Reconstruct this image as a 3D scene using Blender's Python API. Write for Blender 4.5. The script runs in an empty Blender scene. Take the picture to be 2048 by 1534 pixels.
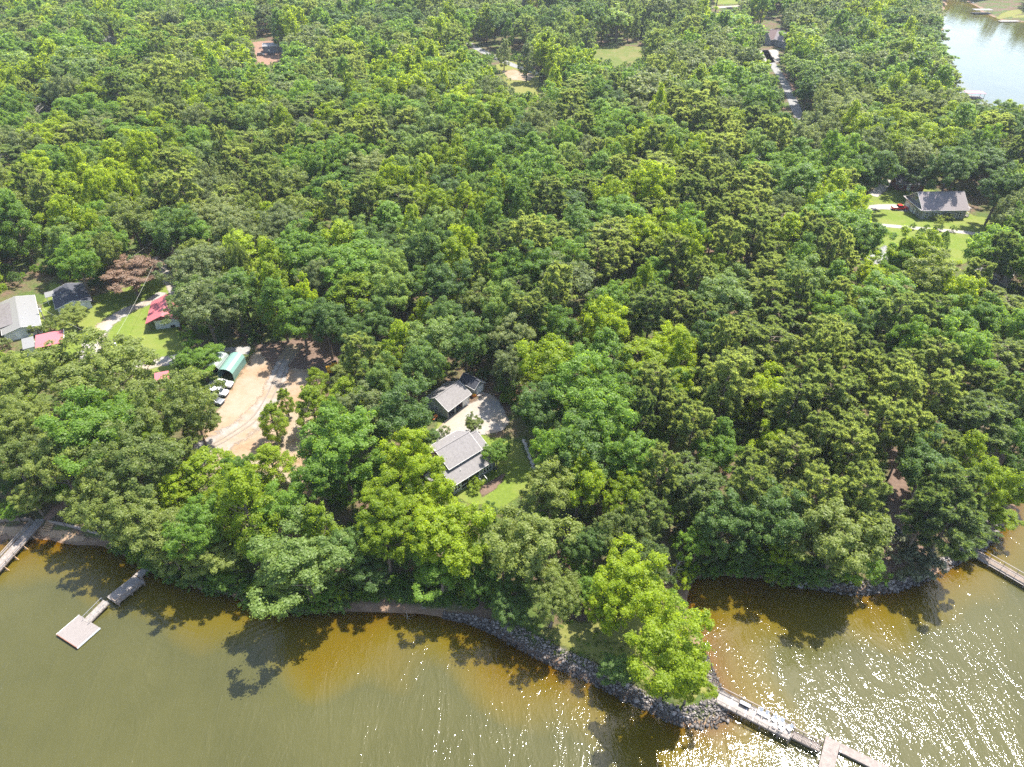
import bpy, bmesh, math, random
import numpy as np
from mathutils import Vector, Matrix
from mathutils.geometry import delaunay_2d_cdt

# ------------------------------------------------------------------ camera, sky, sun, exposure
S = bpy.context.scene
COL = S.collection
CAM_H, PITCH, HFOV = 106.0, 37.0, 72.0
cam_d = bpy.data.cameras.new('camera')
cam = bpy.data.objects.new('camera', cam_d); COL.objects.link(cam); S.camera = cam
cam_d.sensor_fit = 'HORIZONTAL'; cam_d.angle = math.radians(HFOV)
cam_d.clip_start = 1.0; cam_d.clip_end = 20000
cam.location = (0, 0, CAM_H); cam.rotation_euler = (math.radians(90 - PITCH), 0, 0)

SUN_EL, SUN_AZ = 62.0, 40.0            # elevation; azimuth clockwise from +Y (view direction)
world = bpy.data.worlds.new('World'); S.world = world; world.use_nodes = True
wn = world.node_tree.nodes; wl = world.node_tree.links
sky = wn.new('ShaderNodeTexSky'); sky.sky_type = 'NISHITA'; sky.sun_disc = False
sky.sun_elevation = math.radians(SUN_EL); sky.sun_rotation = math.radians(SUN_AZ)
sky.air_density = 1.0; sky.dust_density = 1.5; sky.ozone_density = 1.0
wn['Background'].inputs['Strength'].default_value = 0.15
wl.new(sky.outputs[0], wn['Background'].inputs['Color'])
sun_d = bpy.data.lights.new('sun', 'SUN'); sun_d.energy = 5.0; sun_d.angle = math.radians(0.5)
sun_d.color = (1.0, 0.95, 0.87)
sun = bpy.data.objects.new('sun', sun_d); COL.objects.link(sun)
_az, _el = math.radians(SUN_AZ), math.radians(SUN_EL)
sdir = Vector((math.sin(_az) * math.cos(_el), math.cos(_az) * math.cos(_el), math.sin(_el)))
sun.rotation_euler = sdir.to_track_quat('Z', 'Y').to_euler(); sun.location = (60, 60, 300)
S.view_settings.view_transform = 'Standard'; S.view_settings.look = 'None'
S.view_settings.gamma = 1.0; S.view_settings.use_curve_mapping = False
S.view_settings.exposure = 1.55
S.cycles.max_bounces = 10; S.cycles.diffuse_bounces = 6; S.cycles.glossy_bounces = 3
S.cycles.transmission_bounces = 6; S.cycles.transparent_max_bounces = 8; S.cycles.volume_bounces = 0
S.cycles.use_denoising = False
S.cycles.sample_clamp_indirect = 6.0

rng = np.random.default_rng(7)
random.seed(7)

# ------------------------------------------------------------------ survey helpers (photo pixel <-> ground point)
_F = 1024 / math.tan(math.radians(HFOV / 2)); _p = math.radians(PITCH)
def G(px, py, z=3.0):
    u = (px - 1024) / _F; v = (py - 767) / _F
    d = (u, math.cos(_p) - v * math.sin(_p), -math.sin(_p) - v * math.cos(_p))
    t = (CAM_H - z) / -d[2]
    return Vector((d[0] * t, d[1] * t, z))
def depth_of(x, y, z):
    return y * math.cos(_p) - (z - CAM_H) * math.sin(_p)
def PX(x, y, z):
    d = depth_of(x, y, z)
    up = y * math.sin(_p) + (z - CAM_H) * math.cos(_p)
    return 1024 + _F * x / d, 767 - _F * up / d, d

# ------------------------------------------------------------------ object helpers
def link(o, parent=None):
    COL.objects.link(o)
    if parent is not None: o.parent = parent
    return o
def tag(o, label=None, cat=None, group=None, kind=None):
    if label: o['label'] = label
    if cat: o['category'] = cat
    if group: o['group'] = group
    if kind: o['kind'] = kind
    return o
def empty(name, loc, rz=0.0):
    o = bpy.data.objects.new(name, None); o.empty_display_size = 0.3
    o.location = loc; o.rotation_euler = (0, 0, rz)
    return link(o)
def mesh_np(name, V, Fc, mat=None, attrs=None, smooth=False):
    V = np.asarray(V, np.float32); Fc = np.asarray(Fc, np.int32)
    me = bpy.data.meshes.new(name)
    me.vertices.add(len(V)); me.vertices.foreach_set('co', V.ravel())
    k = Fc.shape[1]
    me.loops.add(Fc.size); me.loops.foreach_set('vertex_index', Fc.ravel())
    me.polygons.add(len(Fc)); me.polygons.foreach_set('loop_start', np.arange(0, Fc.size, k, dtype=np.int32))
    if smooth: me.polygons.foreach_set('use_smooth', np.ones(len(Fc), bool))
    me.update(calc_edges=True)
    if attrs:
        for n, a in attrs.items():
            at = me.attributes.new(n, 'FLOAT', 'POINT'); at.data.foreach_set('value', np.asarray(a, np.float32))
    if mat: me.materials.append(mat)
    return me

class MB:
    """collects boxes, prisms and tubes; build() links them as one mesh object"""
    def __init__(s): s.v = []; s.f = []
    def add(s, vs, fs):
        n = len(s.v); s.v += [tuple(x) for x in vs]; s.f += [tuple(i + n for i in f) for f in fs]; return s
    def box(s, x0, y0, z0, x1, y1, z1):
        vs = [(x0,y0,z0),(x1,y0,z0),(x1,y1,z0),(x0,y1,z0),(x0,y0,z1),(x1,y0,z1),(x1,y1,z1),(x0,y1,z1)]
        return s.add(vs, [(3,2,1,0),(4,5,6,7),(0,1,5,4),(1,2,6,5),(2,3,7,6),(3,0,4,7)])
    def cbox(s, c, size, rz=0.0, ry=0.0, rx=0.0):
        M = Matrix.Translation(c) @ Matrix.Rotation(rz, 4, 'Z') @ Matrix.Rotation(ry, 4, 'Y') @ Matrix.Rotation(rx, 4, 'X')
        h = [q / 2 for q in size]
        vs = [M @ Vector((a*h[0], b*h[1], c2*h[2])) for a, b, c2 in ((-1,-1,-1),(1,-1,-1),(1,1,-1),(-1,1,-1),(-1,-1,1),(1,-1,1),(1,1,1),(-1,1,1))]
        return s.add(vs, [(3,2,1,0),(4,5,6,7),(0,1,5,4),(1,2,6,5),(2,3,7,6),(3,0,4,7)])
    def bar(s, a, b, w, h=None, up=(0,0,1)):
        a = Vector(a); b = Vector(b); h = h or w
        t = (b - a).normalized(); r = t.cross(Vector(up))
        if r.length < 1e-4: r = t.cross(Vector((1,0,0)))
        r.normalize(); u = r.cross(t)
        r *= w/2; u *= h/2
        vs = [a-r-u, a+r-u, a+r+u, a-r+u, b-r-u, b+r-u, b+r+u, b-r+u]
        return s.add(vs, [(3,2,1,0),(4,5,6,7),(0,1,5,4),(1,2,6,5),(2,3,7,6),(3,0,4,7)])
    def tube(s, pts, rad, n=8, cap=True):
        pts = [Vector(p) for p in pts]
        if not hasattr(rad, '__len__'): rad = [rad] * len(pts)
        base = len(s.v); prev = None
        for i, p in enumerate(pts):
            t = (pts[min(i+1, len(pts)-1)] - pts[max(i-1, 0)]).normalized()
            if prev is None: r = t.cross(Vector((0.3,0.9,0.1))).normalized()
            else: r = (prev - t * prev.dot(t)).normalized()
            prev = r; q = t.cross(r)
            for k in range(n):
                a = 2*math.pi*k/n
                s.v.append(tuple(p + (r*math.cos(a) + q*math.sin(a))*rad[i]))
        for i in range(len(pts)-1):
            for k in range(n):
                a = base+i*n+k; b = base+i*n+(k+1) % n
                s.f.append((a, b, b+n, a+n))
        if cap:
            s.f.append(tuple(base+k for k in reversed(range(n))))
            s.f.append(tuple(base+(len(pts)-1)*n+k for k in range(n)))
        return s
    def prism(s, poly, axis, a, b):
        """poly: 2D points; extruded along axis from a to b ('y': poly in xz, 'x': poly in yz, 'z': poly in xy)"""
        n = len(poly)
        def mk(p, t): return (p[0], t, p[1]) if axis == 'y' else ((t, p[0], p[1]) if axis == 'x' else (p[0], p[1], t))
        vs = [mk(p, a) for p in poly] + [mk(p, b) for p in poly]
        fs = [tuple(range(n)), tuple(reversed(range(n, 2*n)))] + [(i, i+n, (i+1) % n+n, (i+1) % n) for i in range(n)]
        return s.add(vs, fs)
    def mesh(s, name, mat, bevel=0, smooth=False):
        me = bpy.data.meshes.new(name); me.from_pydata(s.v, [], s.f)
        bm = bmesh.new(); bm.from_mesh(me)
        bmesh.ops.recalc_face_normals(bm, faces=bm.faces)
        if bevel:
            bmesh.ops.bevel(bm, geom=list(bm.edges), offset=bevel, segments=1, affect='EDGES')
        bm.to_mesh(me); bm.free()
        if smooth:
            for p in me.polygons: p.use_smooth = True
        if mat: me.materials.append(mat)
        return me
    def build(s, name, mat, parent=None, bevel=0, smooth=False, label=None):
        o = bpy.data.objects.new(name, s.mesh(name, mat, bevel, smooth))
        link(o, parent)
        if label: o['label'] = label
        return o

# ------------------------------------------------------------------ materials
MATS = {}
def nt(name):
    m = bpy.data.materials.new(name); m.use_nodes = True
    n = m.node_tree.nodes; l = m.node_tree.links
    return m, n, l, n['Principled BSDF']
def noise_node(n, l, scale, detail=4, rough=0.55, vec=None, dist=0.0):
    t = n.new('ShaderNodeTexNoise'); t.inputs['Scale'].default_value = scale
    t.inputs['Detail'].default_value = detail; t.inputs['Roughness'].default_value = rough
    t.inputs['Distortion'].default_value = dist
    if vec is not None: l.new(vec, t.inputs['Vector'])
    return t
def ramp(n, l, fac, stops):
    r = n.new('ShaderNodeValToRGB'); e = r.color_ramp.elements
    while len(e) < len(stops): e.new(0.5)
    for i, (p, c) in enumerate(stops):
        e[i].position = p; e[i].color = (c[0], c[1], c[2], 1)
    l.new(fac, r.inputs[0]); return r
def mixc(n, l, fac, a, b):
    m = n.new('ShaderNodeMix'); m.data_type = 'RGBA'
    for sock, v in ((m.inputs[0], fac), (m.inputs[6], a), (m.inputs[7], b)):
        if hasattr(v, 'is_output') or hasattr(v, 'links'): l.new(v, sock)
        elif isinstance(v, (int, float)): sock.default_value = v
        else: sock.default_value = (v[0], v[1], v[2], 1)
    return m.outputs[2]
def math_n(n, l, op, a, b=None, clamp=False):
    m = n.new('ShaderNodeMath'); m.operation = op; m.use_clamp = clamp
    for i, v in enumerate((a, b)):
        if v is None: continue
        if isinstance(v, (int, float)): m.inputs[i].default_value = v
        else: l.new(v, m.inputs[i])
    return m.outputs[0]
def simple(name, col, rough=0.6, metal=0.0, var=0.18, scale=3.0, bump=0.0, bscale=20.0, spec=0.4, dirt=None):
    """painted / wood / masonry surface: base colour with grain, blotches and a little relief"""
    if name in MATS: return MATS[name]
    m, n, l, b = nt(name)
    tc = n.new('ShaderNodeTexCoord').outputs['Object']
    t = noise_node(n, l, scale, 6, 0.65, tc)
    lo = [c*(1-var) for c in col]; hi = [min(1, c*(1+var)) for c in col]
    r = ramp(n, l, t.outputs['Fac'], [(0.3, lo), (0.7, hi)])
    out = r.outputs[0]
    if dirt:
        t2 = noise_node(n, l, scale*0.4, 5, 0.7, tc)
        f = ramp(n, l, t2.outputs['Fac'], [(0.48, (0,0,0)), (0.68, (1,1,1))])
        out = mixc(n, l, f.outputs[0], out, dirt)
    l.new(out, b.inputs['Base Color'])
    b.inputs['Roughness'].default_value = rough; b.inputs['Metallic'].default_value = metal
    b.inputs['Specular IOR Level'].default_value = spec
    if bump:
        t3 = noise_node(n, l, bscale, 4, 0.6, tc)
        bp = n.new('ShaderNodeBump'); bp.inputs['Strength'].default_value = bump; bp.inputs['Distance'].default_value = 0.05
        l.new(t3.outputs['Fac'], bp.inputs['Height']); l.new(bp.outputs[0], b.inputs['Normal'])
    MATS[name] = m; return m
def stripes(name, col, period, axis, depth=0.5, rough=0.5, metal=0.0, var=0.12, dark=0.8):
    """siding, ribbed metal or shingle courses: recessed lines across one object axis as fine relief"""
    if name in MATS: return MATS[name]
    m, n, l, b = nt(name)
    tc = n.new('ShaderNodeTexCoord').outputs['Object']
    sp = n.new('ShaderNodeSeparateXYZ'); l.new(tc, sp.inputs[0])
    x = math_n(n, l, 'FRACT', math_n(n, l, 'DIVIDE', sp.outputs[axis], period))
    t = noise_node(n, l, 2.2, 6, 0.7, tc); t2 = noise_node(n, l, 14, 3, 0.7, tc)
    s2 = math_n(n, l, 'ADD', math_n(n, l, 'MULTIPLY', t.outputs['Fac'], 0.6), math_n(n, l, 'MULTIPLY', t2.outputs['Fac'], 0.4))
    r = ramp(n, l, s2, [(0.3, [c*(1-var) for c in col]), (0.7, [min(1, c*(1+var)) for c in col])])
    edge = ramp(n, l, x, [(0.0, (dark,)*3), (0.14, (1,)*3)])
    mm = n.new('ShaderNodeMix'); mm.data_type = 'RGBA'; mm.blend_type = 'MULTIPLY'; mm.inputs[0].default_value = 1
    l.new(r.outputs[0], mm.inputs[6]); l.new(edge.outputs[0], mm.inputs[7])
    l.new(mm.outputs[2], b.inputs['Base Color'])
    b.inputs['Roughness'].default_value = rough; b.inputs['Metallic'].default_value = metal
    bp = n.new('ShaderNodeBump'); bp.inputs['Strength'].default_value = depth; bp.inputs['Distance'].default_value = 0.03
    l.new(x, bp.inputs['Height']); l.new(bp.outputs[0], b.inputs['Normal'])
    MATS[name] = m; return m
def glass_mat():
    if 'glass' in MATS: return MATS['glass']
    m, n, l, b = nt('glass')
    b.inputs['Base Color'].default_value = (0.02, 0.025, 0.03, 1); b.inputs['Roughness'].default_value = 0.08
    MATS['glass'] = m; return m

def leaf_mat(name, col, trans, tf=0.42, spread=0.34):
    m, n, l, b = nt(name)
    at = n.new('ShaderNodeAttribute'); at.attribute_name = 'var'
    oi = n.new('ShaderNodeObjectInfo')
    k = math_n(n, l, 'ADD', math_n(n, l, 'MULTIPLY', at.outputs['Fac'], 0.55), math_n(n, l, 'MULTIPLY', oi.outputs['Random'], 0.45))
    def cr(c):
        lo = (c[0]*(1-spread)*0.92, c[1]*(1-spread), c[2]*(1-spread)*1.15); hi = (c[0]*(1+spread)*1.06, c[1]*(1+spread*0.85), c[2]*(1+spread))
        return ramp(n, l, k, [(0.1, lo), (0.9, hi)])
    l.new(cr(col).outputs[0], b.inputs['Base Color'])
    b.inputs['Roughness'].default_value = 0.5; b.inputs['Specular IOR Level'].default_value = 0.28
    tr = n.new('ShaderNodeBsdfTranslucent'); l.new(cr(trans).outputs[0], tr.inputs['Color'])
    ms = n.new('ShaderNodeMixShader'); ms.inputs[0].default_value = tf
    l.new(b.outputs[0], ms.inputs[1]); l.new(tr.outputs[0], ms.inputs[2])
    l.new(ms.outputs[0], n['Material Output'].inputs['Surface'])
    return m
LEAF = {
    'bright': leaf_mat('leaf_bright', (0.152, 0.212, 0.010), (0.55, 0.70, 0.010), 0.52),
    'mid':    leaf_mat('leaf_mid', (0.096, 0.170, 0.022), (0.36, 0.56, 0.024), 0.50),
    'light':  leaf_mat('leaf_light', (0.125, 0.185, 0.042), (0.40, 0.56, 0.060), 0.48),
    'dark':   leaf_mat('leaf_dark', (0.074, 0.130, 0.028), (0.25, 0.40, 0.034), 0.46),
    'olive':  leaf_mat('leaf_olive', (0.128, 0.165, 0.036), (0.39, 0.50, 0.045), 0.46),
    'oak':    leaf_mat('leaf_oak', (0.134, 0.168, 0.056), (0.37, 0.46, 0.085), 0.46),
    'pine':   leaf_mat('leaf_pine', (0.138, 0.178, 0.054), (0.42, 0.52, 0.085), 0.50),
    'pinedark': leaf_mat('leaf_pine_dark', (0.106, 0.150, 0.048), (0.31, 0.42, 0.066), 0.47),
    'brown':  leaf_mat('leaf_brown', (0.185, 0.128, 0.078), (0.36, 0.22, 0.10), 0.35),
    'pale':   leaf_mat('leaf_pale', (0.10, 0.12, 0.055), (0.08, 0.11, 0.03), 0.25, 0.6),
}
BARK = simple('bark', (0.13, 0.10, 0.075), 0.9, var=0.4, scale=2.5, bump=0.6, bscale=6)
BARKP = simple('bark_pale', (0.30, 0.27, 0.23), 0.9, var=0.3, scale=2.5, bump=0.4, bscale=6)
DRIFT = simple('driftwood', (0.25, 0.222, 0.19), 0.85, var=0.3, scale=3, bump=0.4, bscale=12)
WOODG = simple('weathered_wood', (0.215, 0.19, 0.17), 0.85, var=0.3, scale=2.0, bump=0.3, bscale=18)
WOODD = simple('dark_wood', (0.16, 0.125, 0.10), 0.85, var=0.35, scale=2.0, bump=0.3, bscale=18)
WOODN = simple('tan_wood', (0.38, 0.24, 0.13), 0.8, var=0.3, scale=2.0, bump=0.3, bscale=18)
WHITE = simple('white_paint', (0.78, 0.77, 0.75), 0.5, var=0.06, scale=2)
BLACK = simple('black_part', (0.02, 0.02, 0.022), 0.6)
TYRE = simple('tyre_rubber', (0.025, 0.025, 0.027), 0.85)
STEEL = simple('galvanised', (0.5, 0.5, 0.52), 0.4, metal=0.7)
GLASS = glass_mat()

# ------------------------------------------------------------------ shoreline and terrain
SHORE_PX = [(-60,1076),(0,1077),(40,1072),(80,1074),(120,1083),(160,1088),(195,1088),(225,1098),(262,1116),(300,1138),(330,1150),(362,1166),(400,1177),(440,1185),
  (472,1192),(490,1206),(520,1214),(560,1221),(620,1224),(690,1220),(760,1222),(820,1226),(880,1231),(930,1240),(975,1257),(1020,1282),(1070,1310),(1120,1334),
  (1180,1360),(1240,1391),(1290,1414),(1340,1440),(1385,1452),(1425,1450),(1455,1434),(1462,1412),(1448,1390),(1432,1366),(1420,1338),(1408,1310),(1398,1280),
  (1386,1250),(1376,1222),(1372,1198),(1378,1172),(1396,1154),(1424,1147),(1460,1147),(1500,1152),(1540,1160),(1590,1168),(1640,1176),(1690,1184),(1740,1186),
  (1790,1180),(1830,1166),(1868,1150),(1895,1132),(1925,1116),(1950,1106),(1972,1092),(1992,1072),(2006,1052),(2020,1028),(2034,1000),(2050,970),(2090,920),(2180,840)]
SHORE = [(G(x, y, 0).x, G(x, y, 0).y) for x, y in SHORE_PX]
LAND = [(-7000, 420), (-900, 190), (-180, SHORE[0][1]+22)] + SHORE + [(330, 180), (900, 260), (7000, 500), (7000, 9000), (-7000, 9000)]
LAKE_PX = [(1893,-14),(1886,14),(1866,46),(1880,58),(1870,80),(1878,130),(1905,175),(1928,200),(1975,222),(2020,246),(2040,285),(2120,330),(2300,330),(2500,120),(2300,60),
  (2048,44),(2005,40),(1978,28),(1962,17),(1946,8),(1936,-2),(1930,-14)]
LAKE = [(G(x, y, 0).x, G(x, y, 0).y) for x, y in LAKE_PX]
SHOALS = [(G(x, y, 0).x, G(x, y, 0).y, r, a) for x, y, r, a in ((650,1330,9,0.9),(50,1085,12,0.8),(1010,1330,11,0.75),(1500,1215,12,0.9),(1760,1205,7,0.5),(800,1360,9,0.5),(1330,1500,8,0.4))]
def sdist(X, Y, poly):
    """signed distance to a polygon (inside positive), vectorised"""
    X = np.asarray(X, float); Y = np.asarray(Y, float)
    d2 = np.full(X.shape, 1e18); ins = np.zeros(X.shape, bool)
    n = len(poly)
    for i in range(n):
        ax, ay = poly[i]; bx, by = poly[(i+1) % n]
        ex, ey = bx-ax, by-ay; L = ex*ex+ey*ey
        t = np.clip(((X-ax)*ex+(Y-ay)*ey)/L, 0, 1)
        d2 = np.minimum(d2, (X-ax-t*ex)**2+(Y-ay-t*ey)**2)
        if ay != by:
            c = ((ay > Y) != (by > Y)) & (X < ex*(Y-ay)/ey+ax)
            ins ^= c
    d = np.sqrt(d2)
    return np.where(ins, d, -d)
def land_d(X, Y):
    return np.minimum(sdist(X, Y, LAND), -sdist(X, Y, LAKE))
def terr(X, Y, d=None):
    X = np.asarray(X, float); Y = np.asarray(Y, float)
    if d is None: d = land_d(X, Y)
    up = np.interp(d, [0, 0.8, 2.2, 5, 14, 28], [0, 0.15, 0.9, 1.5, 2.3, 3.0])
    wob = 0.5*np.sin(X*0.21+1.3)*np.sin(Y*0.17)+0.35*np.sin(X*0.43+Y*0.31)
    dn = 0.12*d*(1+0.4*wob)
    dn = np.maximum(dn, -5.0)
    sh = np.zeros_like(X)
    for sx, sy, r, a in SHOALS:
        sh = np.maximum(sh, a*np.exp(-((X-sx)**2+(Y-sy)**2)/(r*r)))
    dn = dn*(1-0.75*sh)
    return np.where(d > 0, up, dn)
def TV(X, Y):
    """terrain height read back from the ground grid (bilinear)"""
    X = np.atleast_1d(np.asarray(X, float)); Y = np.atleast_1d(np.asarray(Y, float))
    i = np.clip(np.searchsorted(xs, X)-1, 0, nx-2); j = np.clip(np.searchsorted(ys, Y)-1, 0, ny-2)
    u = np.clip((X-xs[i])/(xs[i+1]-xs[i]), 0, 1); v = np.clip((Y-ys[j])/(ys[j+1]-ys[j]), 0, 1)
    return gz[j,i]*(1-u)*(1-v)+gz[j,i+1]*u*(1-v)+gz[j+1,i]*(1-u)*v+gz[j+1,i+1]*u*v
def T(x, y): return float(TV(x, y)[0])
def GL(px, py, dz=0.0):
    """photo pixel -> point on the terrain"""
    z = 2.0
    for _ in range(6):
        p = G(px, py, z); z = T(p.x, p.y)
    return Vector((p.x, p.y, z + dz))

def axis(segs):
    out = [segs[0][0]]
    for a, b, st in segs:
        k = max(1, int(round((b-a)/st))); out += list(np.linspace(a, b, k+1)[1:])
    return np.array(out)
xs = axis([(-7000,-900,1200),(-900,-260,16),(-260,260,1.5),(260,900,14),(900,7000,1200)])
ys = axis([(-7000,-100,1500),(-100,44,12),(44,330,1.5),(330,940,7),(940,9000,1300)])
GX, GY = np.meshgrid(xs, ys); gd = land_d(GX.ravel(), GY.ravel()).reshape(GX.shape)
gz = terr(GX.ravel(), GY.ravel(), gd.ravel()).reshape(GX.shape)
nx, ny = len(xs), len(ys)
idx = np.arange(nx*ny).reshape(ny, nx)
quads = np.stack([idx[:-1,:-1], idx[:-1,1:], idx[1:,1:], idx[1:,:-1]], -1).reshape(-1, 4)

def ground_mat():
    m, n, l, b = nt('forest_floor')
    geo = n.new('ShaderNodeNewGeometry').outputs['Position']
    sp = n.new('ShaderNodeSeparateXYZ'); l.new(geo, sp.inputs[0])
    a = noise_node(n, l, 0.11, 6, 0.65, geo); f = noise_node(n, l, 1.6, 6, 0.7, geo); e = noise_node(n, l, 0.35, 5, 0.7, geo)
    litter = ramp(n, l, f.outputs['Fac'], [(0.3, (0.060, 0.040, 0.026)), (0.7, (0.14, 0.095, 0.064))])
    green = ramp(n, l, f.outputs['Fac'], [(0.3, (0.030, 0.052, 0.012)), (0.7, (0.085, 0.115, 0.026))])
    g = ramp(n, l, a.outputs['Fac'], [(0.42, (0,0,0)), (0.58, (1,1,1))])
    c = mixc(n, l, g.outputs[0], litter.outputs[0], green.outputs[0])
    clay = ramp(n, l, e.outputs['Fac'], [(0.3, (0.115, 0.072, 0.046)), (0.7, (0.22, 0.15, 0.10))])
    zz = math_n(n, l, 'ADD', sp.outputs[2], math_n(n, l, 'MULTIPLY', math_n(n, l, 'SUBTRACT', e.outputs['Fac'], 0.5), 0.9))
    k = ramp(n, l, math_n(n, l, 'MULTIPLY', zz, 0.5), [(0.12, (1,1,1)), (0.26, (0,0,0))])
    c = mixc(n, l, k.outputs[0], c, clay.outputs[0])
    bed = ramp(n, l, e.outputs['Fac'], [(0.3, (0.20, 0.145, 0.07)), (0.7, (0.30, 0.22, 0.12))])
    bk = ramp(n, l, math_n(n, l, 'ADD', sp.outputs[2], 0.5), [(0.38, (1,1,1)), (0.52, (0,0,0))])
    c = mixc(n, l, bk.outputs[0], c, bed.outputs[0])
    l.new(c, b.inputs['Base Color']); b.inputs['Roughness'].default_value = 0.95; b.inputs['Specular IOR Level'].default_value = 0.15
    bp = n.new('ShaderNodeBump'); bp.inputs['Strength'].default_value = 0.6; bp.inputs['Distance'].default_value = 0.25
    l.new(f.outputs['Fac'], bp.inputs['Height']); l.new(bp.outputs[0], b.inputs['Normal'])
    return m
gme = mesh_np('ground', np.stack([GX.ravel(), GY.ravel(), gz.ravel()], -1), quads, ground_mat(), smooth=True)
tag(link(bpy.data.objects.new('ground', gme)), 'forest floor, clay banks and sandy lake bed', 'ground', kind='structure')

def water_mat():
    m, n, l, b = nt('lake_water'); n.remove(b)
    geo = n.new('ShaderNodeNewGeometry').outputs['Position']
    at = n.new('ShaderNodeAttribute'); at.attribute_name = 'depth'
    big = noise_node(n, l, 0.045, 4, 0.6, geo)
    # wind ripples: two stretched trains, and a set of rings spreading from the shore
    def train(rot, sc, st, detail, dist=0.6):
        mp = n.new('ShaderNodeMapping'); mp.inputs['Rotation'].default_value = (0, 0, math.radians(rot)); mp.inputs['Scale'].default_value = (1.0, st, 1.0)
        l.new(geo, mp.inputs['Vector'])
        return noise_node(n, l, sc, detail, 0.6, mp.outputs[0], dist)
    t1 = train(62, 1.75, 0.42, 1.5, 0.3); t2 = train(25, 4.2, 0.6, 1, 0.3); t3 = train(46, 0.20, 0.36, 4, 2.2)
    ring = n.new('ShaderNodeVectorMath'); ring.operation = 'DISTANCE'; l.new(geo, ring.inputs[0])
    rc = G(470, 1120, 0); ring.inputs[1].default_value = (rc.x, rc.y, 0)
    wob = noise_node(n, l, 0.16, 2, 0.5, geo)
    rr = math_n(n, l, 'ADD', ring.outputs['Value'], math_n(n, l, 'MULTIPLY', wob.outputs['Fac'], 1.6))
    sn = math_n(n, l, 'SINE', math_n(n, l, 'MULTIPLY', rr, 5.6))
    fade = ramp(n, l, math_n(n, l, 'DIVIDE', ring.outputs['Value'], 40.0), [(0.12, (0.0,)*3), (0.22, (1,)*3), (0.55, (0.5,)*3), (0.85, (0,)*3)])
    patch = ramp(n, l, noise_node(n, l, 0.09, 3, 0.6, geo).outputs['Fac'], [(0.4, (0.1,)*3), (0.62, (1,)*3)])
    rings = math_n(n, l, 'MULTIPLY', math_n(n, l, 'MULTIPLY', sn, fade.outputs[0]), patch.outputs[0])
    calm = ramp(n, l, t3.outputs['Fac'], [(0.40, (0.30,)*3), (0.62, (1.2,)*3)])
    spy = n.new('ShaderNodeSeparateXYZ'); l.new(geo, spy.inputs[0])
    lee = n.new('ShaderNodeMapRange'); l.new(spy.outputs[1], lee.inputs[0])     # the upper lake lies sheltered behind the woods
    for i_, v_ in enumerate((150.0, 330.0, 1.0, 0.30)): lee.inputs[i_+1].default_value = v_
    h = math_n(n, l, 'ADD', math_n(n, l, 'MULTIPLY', t1.outputs['Fac'], 0.064), math_n(n, l, 'MULTIPLY', t2.outputs['Fac'], 0.034))
    h = math_n(n, l, 'MULTIPLY', math_n(n, l, 'MULTIPLY', h, calm.outputs[0]), lee.outputs[0])
    h = math_n(n, l, 'ADD', h, math_n(n, l, 'MULTIPLY', rings, 0.011))
    bp = n.new('ShaderNodeBump'); bp.inputs['Strength'].default_value = 1.0; bp.inputs['Distance'].default_value = 1.0
    l.new(h, bp.inputs['Height'])
    gl = n.new('ShaderNodeBsdfGlossy'); gl.inputs['Roughness'].default_value = 0.05; l.new(bp.outputs[0], gl.inputs['Normal'])
    gl.inputs['Color'].default_value = (1, 1, 1, 1)
    fr = n.new('ShaderNodeFresnel'); fr.inputs['IOR'].default_value = 1.34; l.new(bp.outputs[0], fr.inputs['Normal'])
    body = n.new('ShaderNodeBsdfDiffuse')
    bc = ramp(n, l, big.outputs['Fac'], [(0.35, (0.046, 0.0455, 0.0135)), (0.65, (0.058, 0.056, 0.0175))])
    gold = ramp(n, l, math_n(n, l, 'ADD', math_n(n, l, 'MULTIPLY', at.outputs['Fac'], 0.5), math_n(n, l, 'MULTIPLY', math_n(n, l, 'SUBTRACT', big.outputs['Fac'], 0.5), 0.35)), [(0.16, (1,1,1)), (0.60, (0,0,0))])
    l.new(mixc(n, l, gold.outputs[0], bc.outputs[0], (0.100, 0.074, 0.006)), body.inputs['Color']); l.new(bp.outputs[0], body.inputs['Normal'])
    tp = n.new('ShaderNodeBsdfTransparent'); tp.inputs['Color'].default_value = (0.60, 0.45, 0.10, 1)
    mk = math_n(n, l, 'SUBTRACT', 1.0, math_n(n, l, 'POWER', 2.718, math_n(n, l, 'MULTIPLY', at.outputs['Fac'], -3.2)), True)
    m1 = n.new('ShaderNodeMixShader'); l.new(mk, m1.inputs[0]); l.new(tp.outputs[0], m1.inputs[1]); l.new(body.outputs[0], m1.inputs[2])
    m2 = n.new('ShaderNodeMixShader'); l.new(fr.outputs[0], m2.inputs[0]); l.new(m1.outputs[0], m2.inputs[1]); l.new(gl.outputs[0], m2.inputs[2])
    l.new(m2.outputs[0], n['Material Output'].inputs['Surface'])
    return m
wq = quads[(gd.ravel()[quads].min(1) < 0.6)]
used = np.unique(wq); remap = np.full(nx*ny, -1); remap[used] = np.arange(len(used))
WV = np.stack([GX.ravel()[used], GY.ravel()[used], np.zeros(len(used))], -1)
wme = mesh_np('water', WV, remap[wq], water_mat(), {'depth': np.clip(-gz.ravel()[used], 0, 9)})
tag(link(bpy.data.objects.new('water', wme)), 'rippled olive brown lake water', 'water', kind='structure')

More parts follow.
